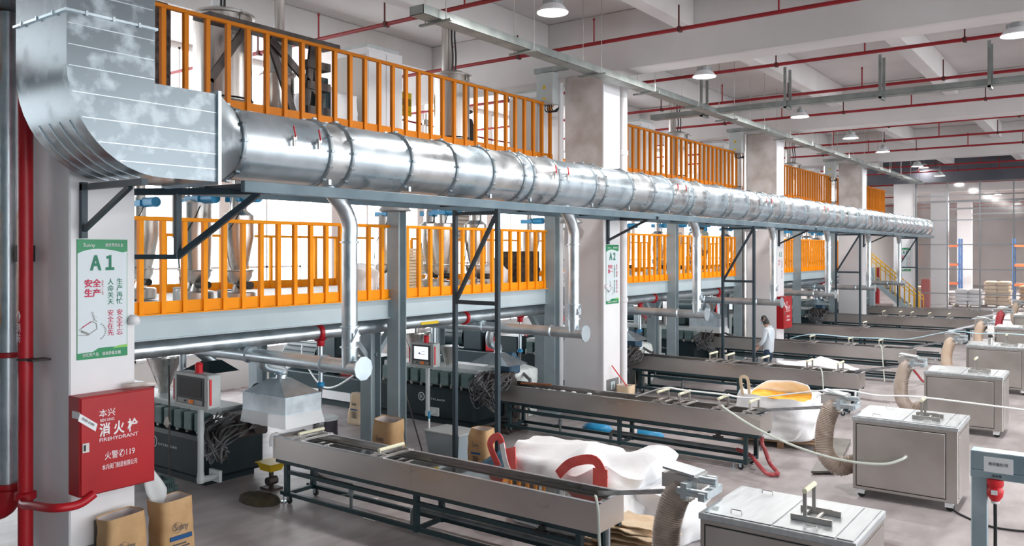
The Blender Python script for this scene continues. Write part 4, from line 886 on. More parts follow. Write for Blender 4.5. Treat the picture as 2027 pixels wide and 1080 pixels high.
for i in range(4): lamp(-6+5*(i % 2), 60+13*(i//2), 6.9, 'lamp in the hall beyond the glass partition, '+['near left', 'near right', 'far left', 'far right'][i], 'lamps beyond the partition', 1100)
lamp(-9.25, 9.45, 4.02, 'unlit bell lamp hanging in front of the nearest H column', 'unlit bell lamps', on=False, s=1.1, name='bell_lamp', ztop=4.6)
lamp(-8.9, 14.15, 3.95, 'unlit bell lamp hanging beside the A2 column', 'unlit bell lamps', on=False, s=1., name='bell_lamp', ztop=4.6)
lamp(-9.0, 24.6, 3.98, 'unlit bell lamp hanging near the A3 column', 'unlit bell lamps', on=False, s=1., name='bell_lamp', ztop=4.6)
for o in [o for o in SC.objects if o.name.startswith('bell_lamp')]:
    x, y = o.location.x, o.location.y; MB().box(x-.02, x+.02, y-.02, {9.45: 9.8, 14.15: 14.6, 24.6: 25.1}[round(y, 2)], 4.56, 4.6).build('wall_arm', lampm, o, smooth=False)
for k, (x, y) in enumerate([(-8.25, 14.43), (-8.12, 24.9)]): pass
# conduits on the columns
struct(MB().cyl((-8.32, 14.45, .02), (-8.32, 14.45, 6.9), .02, 8).build('conduit', white), 'thin conduit down the corner of the A2 column')
struct(MB().cyl((-9.38, 14.5, .02), (-9.38, 14.5, 6.9), .06, 12).build('rain_pipe', white), 'white pipe on the left side of the A2 column')
struct(MB().cyl((-8.4, 15.42, .02), (-8.4, 15.42, 7.0), .085, 16).lathe((-8.4, 15.42, 2.3), [(.085, 0), (.1, .01), (.1, .1), (.085, .11)], 16).lathe((-8.4, 15.42, 5.4), [(.085, 0), (.1, .01), (.1, .1), (.085, .11)], 16).build('rain_pipe', white), 'white vertical pipe on the right of the A2 column')
struct(MB().cyl((-9.35, 25.0, .02), (-9.35, 25.0, 7), .09, 12).build('rain_pipe', stainl), 'grey vertical pipe on the A3 column')
# ================================================================ LEFT EDGE: FIRE PIPES
t = thing('fire_riser', 'thick red fire riser pipe with white arrow beside the A1 column', 'pipe', (-8.95, 3.82, 0))
MB().tube([(-8.95, 3.82, 0), (-8.95, 3.82, 5.9)], .07, 24).build('riser', red, t)
text('↑', .16, (-8.93, 3.746, 2.72), inkw, t, 'Y', name='arrow'); text('消\n防', .10, (-8.93, 3.745, 2.56), inkw, t, 'Y')
MB().lathe((-8.95, 3.82, 2.28), [(.072, 0), (.08, .005), (.08, .02), (.072, .025)], 20).box(-8.9, -8.75, 3.8, 3.98, 2.28, 2.3).build('pipe_clamp', dkm, t)
MB().lathe((-8.95, 3.82, .86), [(.072, 0), (.1, .015), (.1, .075), (.072, .09)], 20).build('red_coupling', red, t)
MB().tube(bez([(-8.95, 3.80, .89), (-8.8, 3.74, .86), (-8.55, 3.72, .9), (-8.2, 3.76, .93), (-8.13, 3.95, .93), (-8.12, 4.1, 1.0)], 6), .042, 12).build('branch_pipe', red, t)
for i, (x, y, r, lab) in enumerate([(-9.42, 3.85, .095, 'thick galvanised fire pipe with red coupling, left of the red riser'), (-9.75, 4.0, .09, 'galvanised fire pipe at the very left edge')]):
    t = thing('galvanised_pipe', lab, 'pipe', (x, y, 0))
    MB().tube([(x, y, .85), (x, y, 5.9)], r, 24).build('pipe', galvs, t)
    MB().lathe((x, y, 2.27), [(r, 0), (r+.03, .01), (r+.03, .05), (r, .06)], 20).build('red_coupling', red, t)
    MB().tube(bez([(x, y, .95), (x, y, .82), (x-.05, y-.05, .7), (x-.25, y-.2, .66), (x-.6, y-.5, .66)], 5), r+.03, 18).lathe((x, y, .82), [(r+.02, 0), (r+.06, .01), (r+.06, .07), (r+.02, .08)], 20).build('red_elbow', red, t)
    MB().box(x-.03+.0, x+.02, y-r-.006, y-r, 4.6, 5.15).build('yellow_tag', MATS['sign_yellow'], t, smooth=False)
    MB().box(x-.03+.0, x+.02, y-r-.006, y-r, 3.0, 3.45).build('yellow_tag', MATS['sign_yellow'], t, smooth=False)
    MB().tube([(x-.0, y+.16, 0), (x, y+.16, .7)], .04, 12).build('lower_pipe', galvs, t)
o = MB().box(-9.22, -9.1, 3.82, 3.98, 3.28, 3.45).box(-9.6, -9.1, 3.86, 3.9, 3.34, 3.36).build('pipe_bracket', blk, smooth=False); tag(recenter(o), 'black pipe bracket between the galvanised and red pipes', 'bracket')
# ================================================================ POSTERS, HYDRANT CABINETS, SIGNS
green = mat('poster_green', (.0, .26, .09), None, .4); lime = mat('poster_lime', (.25, .6, .1), None, .4); pface = mat('poster_white', (.70, .78, .82), None, .4); dgreen = mat('poster_dark_green_ink', (.0, .20, .11), None, .5); crim = mat('poster_crimson_ink', (.60, .01, .08), None, .5)
def poster(k, x, y0, z0, face='X', w=.52, h=1.21):
    # built in local (u,v) on a plane, u along the face
    t = thing('safety_poster', 'green-edged white safety poster reading A%d on its column' % (k+1), 'poster', (x, y0, z0), 'column posters')
    if face == 'X': P3 = lambda u, v, d=0.: (x+.006+d, y0+u, z0+v); D = (.004, 0, 0)
    else: P3 = lambda u, v, d=0.: (x+u, y0-.006-d, z0+v); D = (0, -.004, 0)
    MB().prism([P3(0, 0, -.004), P3(w, 0, -.004), P3(w, h, -.004), P3(0, h, -.004)], D).build('board', green, t, smooth=False)
    MB().prism([P3(.006, .02), P3(w-.006, .02), P3(w-.006, h-.02), P3(.006, h-.02)], (D[0]*.5, D[1]*.5, 0)).build('paper', pface, t, smooth=False)
    arc = [P3(.0, h), P3(.0, h-.145)]+[P3(w*i/10, h-.145+.05*math.sin(PI*(i/10)**.8), 0) for i in range(1, 10)]+[P3(w, h-.12), P3(w, h)]
    MB().prism([(p[0]+D[0]*.6, p[1]+D[1]*.6, p[2]) for p in arc], (D[0]*.3, D[1]*.3, 0)).build('header_band', green, t, smooth=False)
    ft = [P3(0, 0), P3(w, 0), P3(w, .12), P3(w*.75, .105), P3(w*.42, .105), P3(w*.3, .07), P3(0, .065)]
    MB().prism([(p[0]+D[0]*.6, p[1]+D[1]*.6, p[2]) for p in ft], (D[0]*.3, D[1]*.3, 0)).build('footer_band', green, t, smooth=False)
    ft = [P3(w*.7, .09), P3(w, .09), P3(w, .12), P3(w*.8, .112)]
    MB().prism([(p[0]+D[0]*1., p[1]+D[1]*1., p[2]) for p in ft], (D[0]*.1, D[1]*.1, 0)).build('footer_highlight', lime, t, smooth=False)
    q = lambda u, v: P3(u, v, .0065)
    text('Ａ'+'１２３４５'[k], .19, q(w*.5, h-.25), dgreen, t, face, ext=.001, width=.25, bold=.008)
    text('安全\n生产' if k == 0 else '安全\n第一', .085, q(.155, h-.50), crim, t, face, ext=.001, line=1.15, bold=.0022)
    text('生\n产\n再\n忙', .068, q(w-.085, h-.54), dgreen if k == 0 else crim, t, face, ext=.001)
    text('人\n命\n关\n天', .068, q(w-.18, h-.54), dgreen, t, face, ext=.001)
    text('安\n全\n不\n忘', .068, q(w-.085, h-.86), crim, t, face, ext=.001); text('安\n全\n在\n先', .068, q(w-.18, h-.86), crim if k == 0 else dgreen, t, face, ext=.001)
    text('创优质产品　谋高质量发展', .04, q(w*.48, .04), inkw, t, face, width=w*.76); text('做世界的伙友', .04, q(w*.73, h-.06), inkw, t, face, width=.19)
    text('Sunny', .05, q(.12, h-.06), inkw, t, face)
    if k < 2:
        text('安全生产 人人有责', .018, q(.255, h-.49), crim, t, face, rot=-PI/2)
        m = MB(); b_ = lambda u0, v0, u1, v1, s=.006: m.bar(P3(u0, v0, .004), P3(u1, v1, .004), s, s)
        b_(.02, .30, .14, .38); b_(.04, .29, .12, .25, .018); b_(0.01, .25, .1, .24); b_(.1, .24, .2, .30); b_(.2, .3, .19, .36); b_(.19, .36, .14, .38)
        for i in range(9): a = i*.22; b_(.16+.12*math.cos(a-.9), .27+.12*math.sin(a-.9)*.8, .175+.12*math.cos(a-.9), .275+.12*math.sin(a-.9)*.8, .008)
        m.build('cartoon_lines', greyp, t, smooth=False)
        m = MB(); b_(.16, .45, .175, .40, .012); b_(.175, .4, .16, .37, .008); b_(.175, .4, .2, .375, .008); b_(.165, .43, .2, .42, .006); m.cyl(P3(.155, .465, .002), P3(.155, .465, .006), .013, 10); m.build('running_figure', lgrey, t, smooth=False)
        m = MB(); m.bar(P3(.05, .325, .005), P3(.14, .375, .005), .01, .006); m.build('red_bar', crim, t, smooth=False)
poster(0, CXF, 4.05, 2.30); poster(1, CXF+.012, CY[1]+.08, 2.30); poster(2, CXF, CY[2]+.08, 2.30)
poster(4, -9.0, CY[4], 2.32, 'Y')
def hydrant(x, y, z, label, full=True):
    d, w, h = .22, .78, .98; t = thing('hydrant_cabinet', label, 'cabinet', (x, y, z))
    MB().bbox(x, x+d, y-.0, y+w, z, z+h, .006).build('body', redb, t)
    MB().bbox(x+d, x+d+.012, y+.012, y+w-.012, z+.012, z+h-.012, .004).build('door', redb, t)
    X = x+d+.013; c = y+w*.5; B = .0015
    text('本兴', .085, (X, y+.27, z+.79), inkw, t); text('BEN XING', .038, (X, y+.27, z+.725), inkw, t, width=.14)
    text('消 火 栓', .14, (X, y+.39, z+.62), inkw, t, width=.40, bold=.003); text('FIREHYDRANT', .052, (X, y+.39, z+.53), inkw, t, width=.40)
    text('火警✆119', .085, (X, y+.40, z+.36), inkw, t, width=.31); text('本兴阀门制造有限公司', .06, (X, y+.40, z+.25), inkw, t, width=.36)
    l = MB().box(X-.002, X+.012, y+.02, y+.085, z+.44, z+.53).build('latch_plate', stainl, t, smooth=False)
    MB().box(X+.01, X+.016, y+.03, y+.05, z+.455, z+.515).build('latch_pull', blk, l, smooth=False)
    MB().prism([(X+.002, y-.0, z+.83), (X+.002, y+.17, z+.70), (X+.002, y+.15, z+.63), (X+.002, y-.02, z+.76)], (.002, 0, 0)).box(x+.08, x+d+.01, y-.004, y-.001, z+.77, z+.84).build('paper_seal', labelm, t, smooth=False)
    text('消防器材 请勿挪用', .028, (X+.005, y+.075, z+.735), inkb, t, 'X', rot=-.65, width=.15)
    return t
hydrant(CXF+.0, 3.97, .98, 'red fire hydrant cabinet on the A1 column with white lettering'); hydrant(CXF, CY[2]+.0, 1.0, 'red fire hydrant cabinet on the A3 column behind the worker')
o = MB(); o.tube(bez([(-8.3, 4.5, 1.99), (-8.22, 4.62, 2.0), (-8.2, 4.78, 1.99)], 4), .025, 8); o = o.build('work_glove', mat('dirty_cloth', (.55, .45, .40), (.75, .7, .66), .8, 0, 9)); tag(recenter(o), 'crumpled work glove on top of the nearest red cabinet', 'glove')
exitm = mat('exit_pictogram', (.62, .75, .80), None, .4); gplate = mat('grey_floor_plate', (.16, .17, .17), (.24, .25, .25), .5, .2, 3)
for k, (xx, y0, z0, lab) in enumerate([(CXF+.004, 4.22, .40, 'grey exit sign with running figure low on the A1 column'), (CXF+.016, CY[1]+.1, .50, 'grey exit sign low on the A2 column')]):
    t = thing('exit_sign', lab, 'sign', (xx, y0, z0)); MB().box(xx, xx+.008, y0, y0+.50, z0, z0+.26).build('plate', gplate, t, smooth=False)
    MB().box(xx+.008, xx+.011, y0+.17, y0+.33, z0+.04, z0+.2).build('pictogram', exitm, t, smooth=False)
    m = MB(); X = xx+.012; b_ = lambda a, b, c, d, s=.018: m.bar((X, y0+a, z0+b), (X, y0+c, z0+d), s, .004)
    b_(.25, .15, .245, .10, .022); b_(.245, .1, .215, .06); b_(.245, .1, .275, .07); b_(.25, .14, .22, .115, .012); b_(.25, .14, .285, .125, .012); m.cyl((X-.002, y0+.255, z0+.172), (X+.002, y0+.255, z0+.172), .013, 10)
    m.build('running_figure', gplate, t, smooth=False)
    MB().box(xx-.004, xx+.001, y0-.1, y0+.5, 0, z0+.02).build('lower_plate', gplate, t, smooth=False)
o = MB().lathe((CXF+.03, CY[1]+.06, 2.62), [(.05, 0), (.065, .03), (.05, .08), (.02, .1)], 14).build('alarm_bell', whitep); tag(recenter(o), 'small white alarm unit at the left edge of the A2 poster', 'alarm')
o = MB().lathe((CXF+.03, CY[0]+CD-.03, 2.62), [(.05, 0), (.065, .03), (.05, .08), (.02, .1)], 14).build('alarm_bell', whitep); tag(recenter(o), 'small white alarm unit on the right edge of the A1 column', 'alarm')
# ================================================================ FLOOR PROPS
inkbl = mat('print_blue', (.01, .09, .26), None, .6); inkdk = mat('print_dark_grey', (.06, .07, .10), None, .6)
def bag_prints(t, c, sx, sy, h, face, big=True, col=inkdk, band=inkbl):
    # printed marks on the side facing the camera
    bd = [q.co for q in t.children[0].data.vertices if .2*h < q.co.z < .85*h]
    if face == 'Y':
        X = c[0]+.5*(max(q.x for q in bd)+min(q.x for q in bd)); y = c[1]+min(q.y for q in bd if abs(q.x) < sx*.3)-.004
        text('Sunny', .11, (X, y, c[2]+h*.66), col, t, 'Y', width=sx*.36)
        MB().box(X-sx*.26, X+sx*.26, y-.001, y+.012, c[2]+h*.46, c[2]+h*.50).build('printed_band', band, t, smooth=False)
        m = MB()
        for i in range(6): m.box(X-sx*.17, X+sx*(.17 if i % 2 else .12), y-.001, y+.01, c[2]+h*(.40-.035*i), c[2]+h*(.41-.035*i))
        m.build('printed_lines', col, t, smooth=False)
    else:
        x = c[0]+max(q.x for q in bd if abs(q.y) < sy*.3)+.004; Y = c[1]
        text('Sunny', .10, (x, Y, c[2]+h*.62), col, t, 'X', width=sy*.42)
        m = MB()
        for a in range(16): m.bar((x, Y-sy*.12+.055*math.cos(a*PI/8), c[2]+h*.62+.055*math.sin(a*PI/8)), (x, Y-sy*.12+.055*math.cos((a+1)*PI/8), c[2]+h*.62+.055*math.sin((a+1)*PI/8)), .006, .002)
        m.build('printed_ring', col, t, smooth=False)
        MB().box(x-.012, x+.001, Y-sy*.33, Y+sy*.33, c[2]+h*.44, c[2]+h*.50).build('printed_band', band, t, smooth=False)
        m = MB()
        for i in range(6): m.box(x-.01, x+.001, Y-sy*.25, Y+sy*(.25 if i % 2 else .15), c[2]+h*(.37-.04*i), c[2]+h*(.385-.04*i))
        m.build('printed_lines', col, t, smooth=False)
def kbag(label, c, sx, sy, h, seed, face='Y', m=kraft, rz=0, prints=True, **kw):
    t = sack('kraft_bag', label, 'paper bag', c, sx, sy, h, m, seed, fill=.75, p=7, amp=.03, lining=kraftin, **kw)
    if prints: bag_prints(t, c, sx, sy, h, face)
    if rz: t.rotation_euler.z = rz
    return t
kbag('upright open kraft bag behind the first trough, in front of the H column', (-9.0, 9.05, 0), .46, .30, .82, 21)
kbag('smaller open kraft bag standing between the trestle legs', (-7.8, 9.85, 0), .34, .26, .70, 22)
kbag('kraft bag leaning at the bottom left against the A1 column', (-8.06, 4.33, 0), .28, .36, .74, 23, 'X', lean=(-.06, .03), amp_=0) if False else kbag('kraft bag leaning at the bottom left against the A1 column', (-8.06, 4.33, 0), .28, .36, .74, 23, 'X', lean=(-.06, .03))
kbag('open kraft bag with pale lining, right of the leaning bag by the A1 column', (-8.22, 4.98, 0), .34, .38, .74, 24, 'X')
kbag('small kraft bag with blue band on the floor left of the H columns', (-12.0, 11.2, 0), .36, .22, .62, 25, m=kraftl, lean=(.1, 0))
kbag('crumpled kraft bag beside the A2 column under the red broom', (-8.08, 14.95, 0), .30, .3, .66, 26, m=kraftl, prints=False)
m = MB(); m.loft([[(-8.3+.035*s*math.cos(a)*(1+.4*math.sin(3*a)), 4.86+oy+.12*s*math.sin(a), z) for a in [2*PI*i/20 for i in range(20)]] for s, z, oy in ((.05, .60, .03), (.35, .66, .03), (.8, .74, .02), (1, .82, 0), (.85, .92, -.04), (.5, 1.02, -.07), (.25, 1.12, -.09), (.1, 1.16, -.1))]); o = m.build('white_plastic_bag', clear, ang=1.); tag(recenter(o), 'white plastic bag hanging beside the nearest red cabinet', 'bag')
t = thing('drooping_hose', 'thin white hose drooping in front of the second machine drive', 'hose', (-13.8, 12, .5)); MB().tube(bez([(-14.6, 12.0, 1.3), (-14.5, 11.95, 1.0), (-13.9, 11.9, .5), (-13.4, 11.9, .5), (-12.8, 12.0, .85)], 8), .02, 8).build('hose', whitep, t)
def tuck(t, tops): return t
# bulk bags
b1 = sack('bulk_bag', 'large slumped white bulk bag with red straps behind the first trough', 'sack', (-5.35, 8.85, 0), 1.75, 1.25, .88, fibc, 31, open_=False, top=.10, p=6, amp=.15, n=72, rows=22, lean=(.05, 0))
def strap(pts, w, m, t, name='strap', up=(0, 0, 1)):
    P = bez(pts, 6); mb = MB(); vs = []
    for i, p in enumerate(P):
        d = (P[min(i+1, len(P)-1)]-P[max(i-1, 0)]).normalized(); s = d.cross(Vector(up)).normalized()*w/2; nn = s.cross(d).normalized()*.005
        vs += [p-s-nn, p+s-nn, p+s+nn, p-s+nn]
    fs = []
    for i in range(len(P)-1):
        for k in range(4): fs.append((4*i+k, 4*i+(k+1) % 4, 4*i+4+(k+1) % 4, 4*i+4+k))
    fs += [(3, 2, 1, 0), tuple(4*(len(P)-1)+k for k in range(4))]
    mb.add(vs, fs); return mb.build(name, m, t)
yf = 8.12
strap([(-6.25, yf+.1, .70), (-6.3, yf+.0, .98), (-6.15, yf-.02, 1.1), (-6.12, yf+.05, .9)], .09, sackred, b1, 'red_lifting_loop', (0, 1, 0))
strap([(-5.98, yf-.0, .98), (-5.92, yf-.08, .75), (-5.95, yf-.08, .55)], .16, sackred, b1, 'red_lifting_loop', (0, 1, .2))
strap([(-6.1, yf-.02, 1.02), (-5.95, yf-.1, .75), (-5.7, yf-.12, .5), (-5.3, yf-.12, .42), (-4.9, yf-.1, .46)], .07, fibc, b1, 'white_strap', (0, 1, 0))
strap([(-5.25, yf-.06, .78), (-5.0, yf-.16, .98), (-4.72, yf-.12, 1.04), (-4.62, yf-.08, .84)], .11, sackred, b1, 'red_lifting_loop', (0, 1, 0))
MB().obox((-4.66, yf-.10, .84), (.18, .01, .22), .05).build('red_patch', sackred, b1)
MB().obox((-5.9, yf-.13, .5), (.1, .01, .12), .05).build('red_patch', sackred, b1)
sack('bulk_bag', 'white empty bag slumped on the floor at the right end of the large bulk bag', 'sack', (-4.35, 9.1, 0), .8, .9, .62, fibc, 37, open_=False, top=.12, amp=.12)
def pallet(label, c, w=1.15, d=1.0, rz=0., group='wooden pallets'):
    t = thing('pallet', label, 'pallet', c, group); x, y, z = c
    for i in range(6): MB().box(x-w/2, x+w/2, y-d/2+i*(d-.1)/5, y-d/2+i*(d-.1)/5+.1, z+.11, z+.13).build('deck_board', wood, t, smooth=False)
    for i in range(3):
        for j in range(3): MB().box(x-w/2+i*(w-.1)/2, x-w/2+i*(w-.1)/2+.1, y-d/2+j*(d-.12)/2, y-d/2+j*(d-.12)/2+.12, z+.02, z+.11).build('block', wood, t, smooth=False)
        MB().box(x-w/2+i*(w-.1)/2, x-w/2+i*(w-.1)/2+.1, y-d/2, y+d/2, z, z+.02).build('bottom_board', wood, t, smooth=False)
    t.rotation_euler.z = rz; return t
pallet('wooden pallet under the orange-lined bulk bag', (-4.75, 14.65, 0), 1.3, 1.15, .2)
olin = mat('orange_liner', (.95, .42, .03), (.98, .60, .10), .6, 0, 6)
b2 = sack('bulk_bag', 'white bulk bag with orange lining on a pallet behind the second trough', 'sack', (-4.8, 14.6, .13), 1.3, 1.1, .72, fibc, 33, fill=.6, p=3.5, amp=.10, n=56, rows=18)
o = [c for c in b2.children if c.name.startswith('bag_inside')][0]
m = MB(); m.loft([[( -4.8+.6*s*math.cos(a)*1.0, 14.6+.52*s*math.sin(a), z+.03*math.sin(3*a)) for a in [2*PI*i/32 for i in range(32)]] for s, z in ((.97, .82), (.85, .79), (.6, .76), (.3, .75), (.02, .75))], cap=False); m.build('orange_lining', olin, b2)
strap([(-5.3, 14.1, .85), (-5.32, 14.05, 1.15), (-5.2, 14.05, 1.15), (-5.18, 14.1, .85)], .05, kraftl, b2, 'lifting_loop', (0, 1, 0))
m = MB(); rings = []
for s in range(7):
    f = s/6; rings.append([(-4.8+(.63-.10*f)*math.cos(a)+.03*noise.noise(Vector((a*3, f*3, 1))), 14.6+(.53-.12*f*math.sin(a))*math.sin(a)+.03*noise.noise(Vector((a*3, f*3, 5))), .80+.24*f*max(0., math.sin(a))**.7*(1+.3*noise.noise(Vector((a*2, 2, 2))))) for a in [PI*(-.08)+PI*1.16*i/28 for i in range(29)]])
vs = [p for r in rings for p in r]; m.add(vs, [(i*29+k, i*29+k+1, i*29+30+k, i*29+29+k) for i in range(6) for k in range(28)]); fo = m.build('raised_back_flap', fibc, b2, ang=1.2); fo.modifiers.new('thick', 'SOLIDIFY').thickness = .012
strap([(-4.6, 14.0, .15), (-4.35, 13.95, .22), (-4.25, 14.05, .4)], .06, fibc, b2, 'strap', (0, 0, 1))
sack('bulk_bag', 'flat white bulk bag heaped on the floor behind the third trough', 'sack', (-5.7, 20.0, 0), 1.7, 1.0, .68, fibc, 35, open_=False, top=.14, amp=.12)
wrap = mat('clear_film_wrap', (.72, .78, .77), (.86, .90, .88), .25, 0, 9, .6)
for k in range(4):
    sack('wrapped_bag_stack', 'film-wrapped stack of pale bags behind the start of trough, '+['second row', 'third row', 'fourth row', 'fifth row'][k], 'sacks', (-10.1, TY[k+1]+1.3, 0), .95, .8, 1.05, wrap, 41+k, open_=False, amp=.04, p=8, top=.05, group='wrapped stacks')
# pile of flattened kraft bags at lower right
pallet('wooden pallet under the flattened kraft bags by the nearest hose', (-4.25, 8.0, 0), 1.0, .8, -.25)
for i in range(7):
    m = MB(); rr = random.Random(70+i); w, d = .75, .48; g = []
    nx, ny = 10, 7
    for a in range(nx+1):
        for b in range(ny+1):
            u, v = a/nx-.5, b/ny-.5; g.append((u*w, v*d, .035*noise.noise(Vector((u*4+i*7, v*4, 0)))+.015*abs(u)))
    n1 = len(g); vs = g+[(p[0], p[1], p[2]-.012) for p in g]; fs = []
    for a in range(nx):
        for b in range(ny):
            q = a*(ny+1)+b; fs.append((q, q+ny+1, q+ny+2, q+1)); fs.append((q+n1, q+n1+1, q+n1+ny+2, q+n1+ny+1))
    rim = [a*(ny+1) for a in range(nx+1)]+[nx*(ny+1)+b for b in range(1, ny+1)]+[a*(ny+1)+ny for a in range(nx-1, -1, -1)]+[b for b in range(ny-1, 0, -1)]
    for a in range(len(rim)): q, r_ = rim[a], rim[(a+1) % len(rim)]; fs.append((q, q+n1, r_+n1, r_))
    m.add(vs, fs); t = m.build('flattened_kraft_bag', kraftl, ang=1.)
    tag(t, ['undermost', 'second', 'third', 'middle', 'fifth', 'second topmost', 'topmost'][i]+' flattened kraft bag in the pile beside the nearest hose', 'paper bag', 'flattened kraft bags')
    t.location = (-4.25+rr.uniform(-.12, .12), 8.02+rr.uniform(-.08, .08), .17+.045*i); t.rotation_euler = (rr.uniform(-.06, .06), rr.uniform(-.08, .08), rr.uniform(-.5, .5))
for i in range(5):
    o = MB().bbox(-.22, .22, -.14, .14, 0, .03, .01).build('folded_kraft_bag', kraft); tag(o, ['lowest', 'second', 'middle', 'fourth', 'topmost'][i]+' folded brown bag in the small heap left of the large bulk bag', 'paper bag', 'folded bags behind the first trough')
    o.location = (-6.75+.03*i, 9.0+.02*i, .0+.055*i+.03); o.rotation_euler = (.1*(i % 3-1), .18*(i % 2), .4*i)
m = MB(); rings = []
for j in range(9):
    s = [1, 1.02, .95, .85, .7, .5, .3, .15, .02][j]; rings.append([(.42*s*math.cos(a)*(1+.25*noise.noise(Vector((math.cos(a)*1.5, math.sin(a)*1.5, j*.5)))), .3*s*math.sin(a)*(1+.25*noise.noise(Vector((math.cos(a)*2, 3, j*.4)))), .05*j+.06*noise.noise(Vector((math.cos(a)*3*s, math.sin(a)*3*s, 7)))*(j > 0)) for a in [2*PI*i/30 for i in range(30)]])
m.loft(rings); cl = m.build('crumpled_workwear', mat('denim_blue_cloth', (.03, .08, .13), (.06, .14, .21), .8, 0, 5, .8, bscale=9), ang=1.2)
cl.location = (-7.15, 9.45, .12); tag(cl, 'crumpled dark blue work clothes in a heap by the trestle foot', 'clothes')
o = MB().lathe((0, 0, 0), [(.45, 0), (.42, .08), (.25, .13), (.02, .15)], 22, sx=1.1, sy=.8).build('pale_cloth', mat('pale_blue_cloth', (.5, .62, .68), (.6, .7, .75), .7, 0, 5, .8)); o.location = (-7.25, 9.2, 0); tag(o, 'pale blue plastic sheet under the crumpled work clothes', 'cloth')
t = thing('plastic_bin', 'translucent grey-blue plastic storage bin behind the first trough', 'bin', (-8.75, 10.3, 0))
tb = mat('translucent_bin', (.45, .55, .60), None, .25, alpha=.75)
MB().loft([[(-9.05, 10.05, 0), (-8.45, 10.05, 0), (-8.45, 10.5, 0), (-9.05, 10.5, 0)], [(-9.12, 10.0, .46), (-8.38, 10.0, .46), (-8.38, 10.55, .46), (-9.12, 10.55, .46)]], cap=True).build('tub', tb, t, ang=.3)
MB().box(-9.03, -8.47, 10.07, 10.48, .01, .2).build('blue_contents', blue, t, smooth=False)
MB().box(-9.13, -8.37, 9.99, 10.56, .45, .465).build('rim', lgrey, t, smooth=False)
def broom(label, a, b, hm, headm, hw=.3, rz=0., pr=.012):
    t = thing('broom', label, 'broom', b); MB().tube([a, (b[0], b[1], b[2]+.07)], pr, 8).build('handle', hm, t)
    h = MB(); h.obox((b[0], b[1], b[2]+.05), (hw, .06, .05), rz); h.obox((b[0], b[1], b[2]+.015), (hw, .04, .03), rz); h.build('head', headm, t, smooth=False); return t
broom('dark-handled broom with red head leaning near the H column', (-9.75, 10.15, 1.15), (-9.1, 9.95, 0), dkm, red, .3, -.3)
t = thing('white_pole', 'white pole with blue grip standing by the plastic bin', 'pole', (-9.15, 10.15, 0)); MB().cyl((-9.15, 10.15, 0), (-9.15, 10.15, .62), .016, 8).build('shaft', whitep, t); MB().cyl((-9.15, 10.15, .62), (-9.15, 10.15, .74), .02, 8).build('grip', blue, t)
broom('red-handled broom leaning on the A2 column', (-8.3, 14.75, 1.05), (-7.95, 15.05, .35), redbr, red, .22, .2)
broom('grey squeegee pole standing beside the nearest extruder', (-10.95, 6.6, 1.75), (-10.85, 6.55, 0), dkm, tealg, .3, .1)
o = MB().lathe((-10.93, 6.56, .98), [(.02, -.1), (.05, -.06), (.035, 0), (.02, .04)], 9).build('hanging_glove', mat('beige_glove', (.5, .45, .42), None, .8)); tag(recenter(o), 'beige glove hung on the grey squeegee pole', 'glove')
o = MB().tube(bez([(-9.22, 7.16, .89), (-9.25, 7.10, .88), (-9.26, 7.085, .82), (-9.25, 7.08, .74)], 4), .03, 8).build('hanging_glove', whitep); tag(recenter(o), 'pale glove hanging over the left end of the first trough', 'glove')
t = thing('plastic_crate', 'small grey-green perforated crate on the floor beside the extruder', 'crate', (-10.9, 6.42, 0)); c = MB()
for (x0, x1, y0, y1) in ((-11.05, -10.72, 6.35, 6.37), (-11.05, -10.72, 6.53, 6.55), (-11.05, -11.03, 6.37, 6.53), (-10.74, -10.72, 6.37, 6.53)):
    c.box(x0, x1, y0, y1, 0, .05).box(x0, x1, y0, y1, .13, .18)
    for i in range(5): f = i/4; c.box(x0+(x1-x0-.02)*f if x1-x0 > .1 else x0, (x0+(x1-x0-.02)*f+.02) if x1-x0 > .1 else x1, y0+(y1-y0-.02)*f if y1-y0 > .1 else y0, (y0+(y1-y0-.02)*f+.02) if y1-y0 > .1 else y1, .05, .13)
c.build('basket', tealg, t, smooth=False)
t = thing('yellow_bin', 'small yellow plastic bin at the left end of the first trough', 'bin', (-9.72, 7.42, 0)); yb_ = mat('yellow_plastic', (.75, .50, .01), None, .4)
MB().loft([[(-9.83, 7.33, .27), (-9.6, 7.33, .27), (-9.6, 7.52, .27), (-9.83, 7.52, .27)], [(-9.87, 7.3, .38), (-9.55, 7.3, .38), (-9.55, 7.55, .38), (-9.87, 7.55, .38)]]).box(-9.89, -9.53, 7.28, 7.57, .375, .39).build('tray', yb_, t, smooth=False)
MB().box(-9.84, -9.58, 7.33, 7.53, 0, .03).box(-9.73, -9.69, 7.4, 7.45, .03, .27).cyl((-9.7, 7.35, .12), (-9.7, 7.5, .12), .06, 12).build('pump_base', dkm, t)
m = MB(); rings = [[(.34*s*math.cos(a)*(1+.3*noise.noise(Vector((math.cos(a)*2, math.sin(a)*2, 1)))), .2*s*math.sin(a), .02+z+.03*noise.noise(Vector((math.cos(a)*4*s, math.sin(a)*4*s, 2)))) for a in [2*PI*i/24 for i in range(24)]] for s, z in ((1, -.02), (.95, .04), (.7, .07), (.4, .08), (.02, .09))]
m.loft(rings); o = m.build('floor_rag', mat('brown_rag', (.035, .028, .018), (.07, .055, .03), .9, 0, 8, .6), ang=1.2); o.location = (-9.35, 6.95, 0); tag(o, 'dark brown rag on the floor at the left foot of the first trough', 'rag')
for i in range(3):
    o = MB().box(-.11, .11, -.06, .06, 0, .002).build('paper_scrap', labelm, smooth=False); o.location = [(-7.6, 7.35, .003), (-7.0, 7.9, .003), (-8.2, 7.9, .003)][i]; o.rotation_euler.z = .4*i; tag(o, 'white paper scrap on the floor '+['under', 'behind the middle of', 'behind the left half of'][i]+' the first trough', 'paper', 'paper scraps')
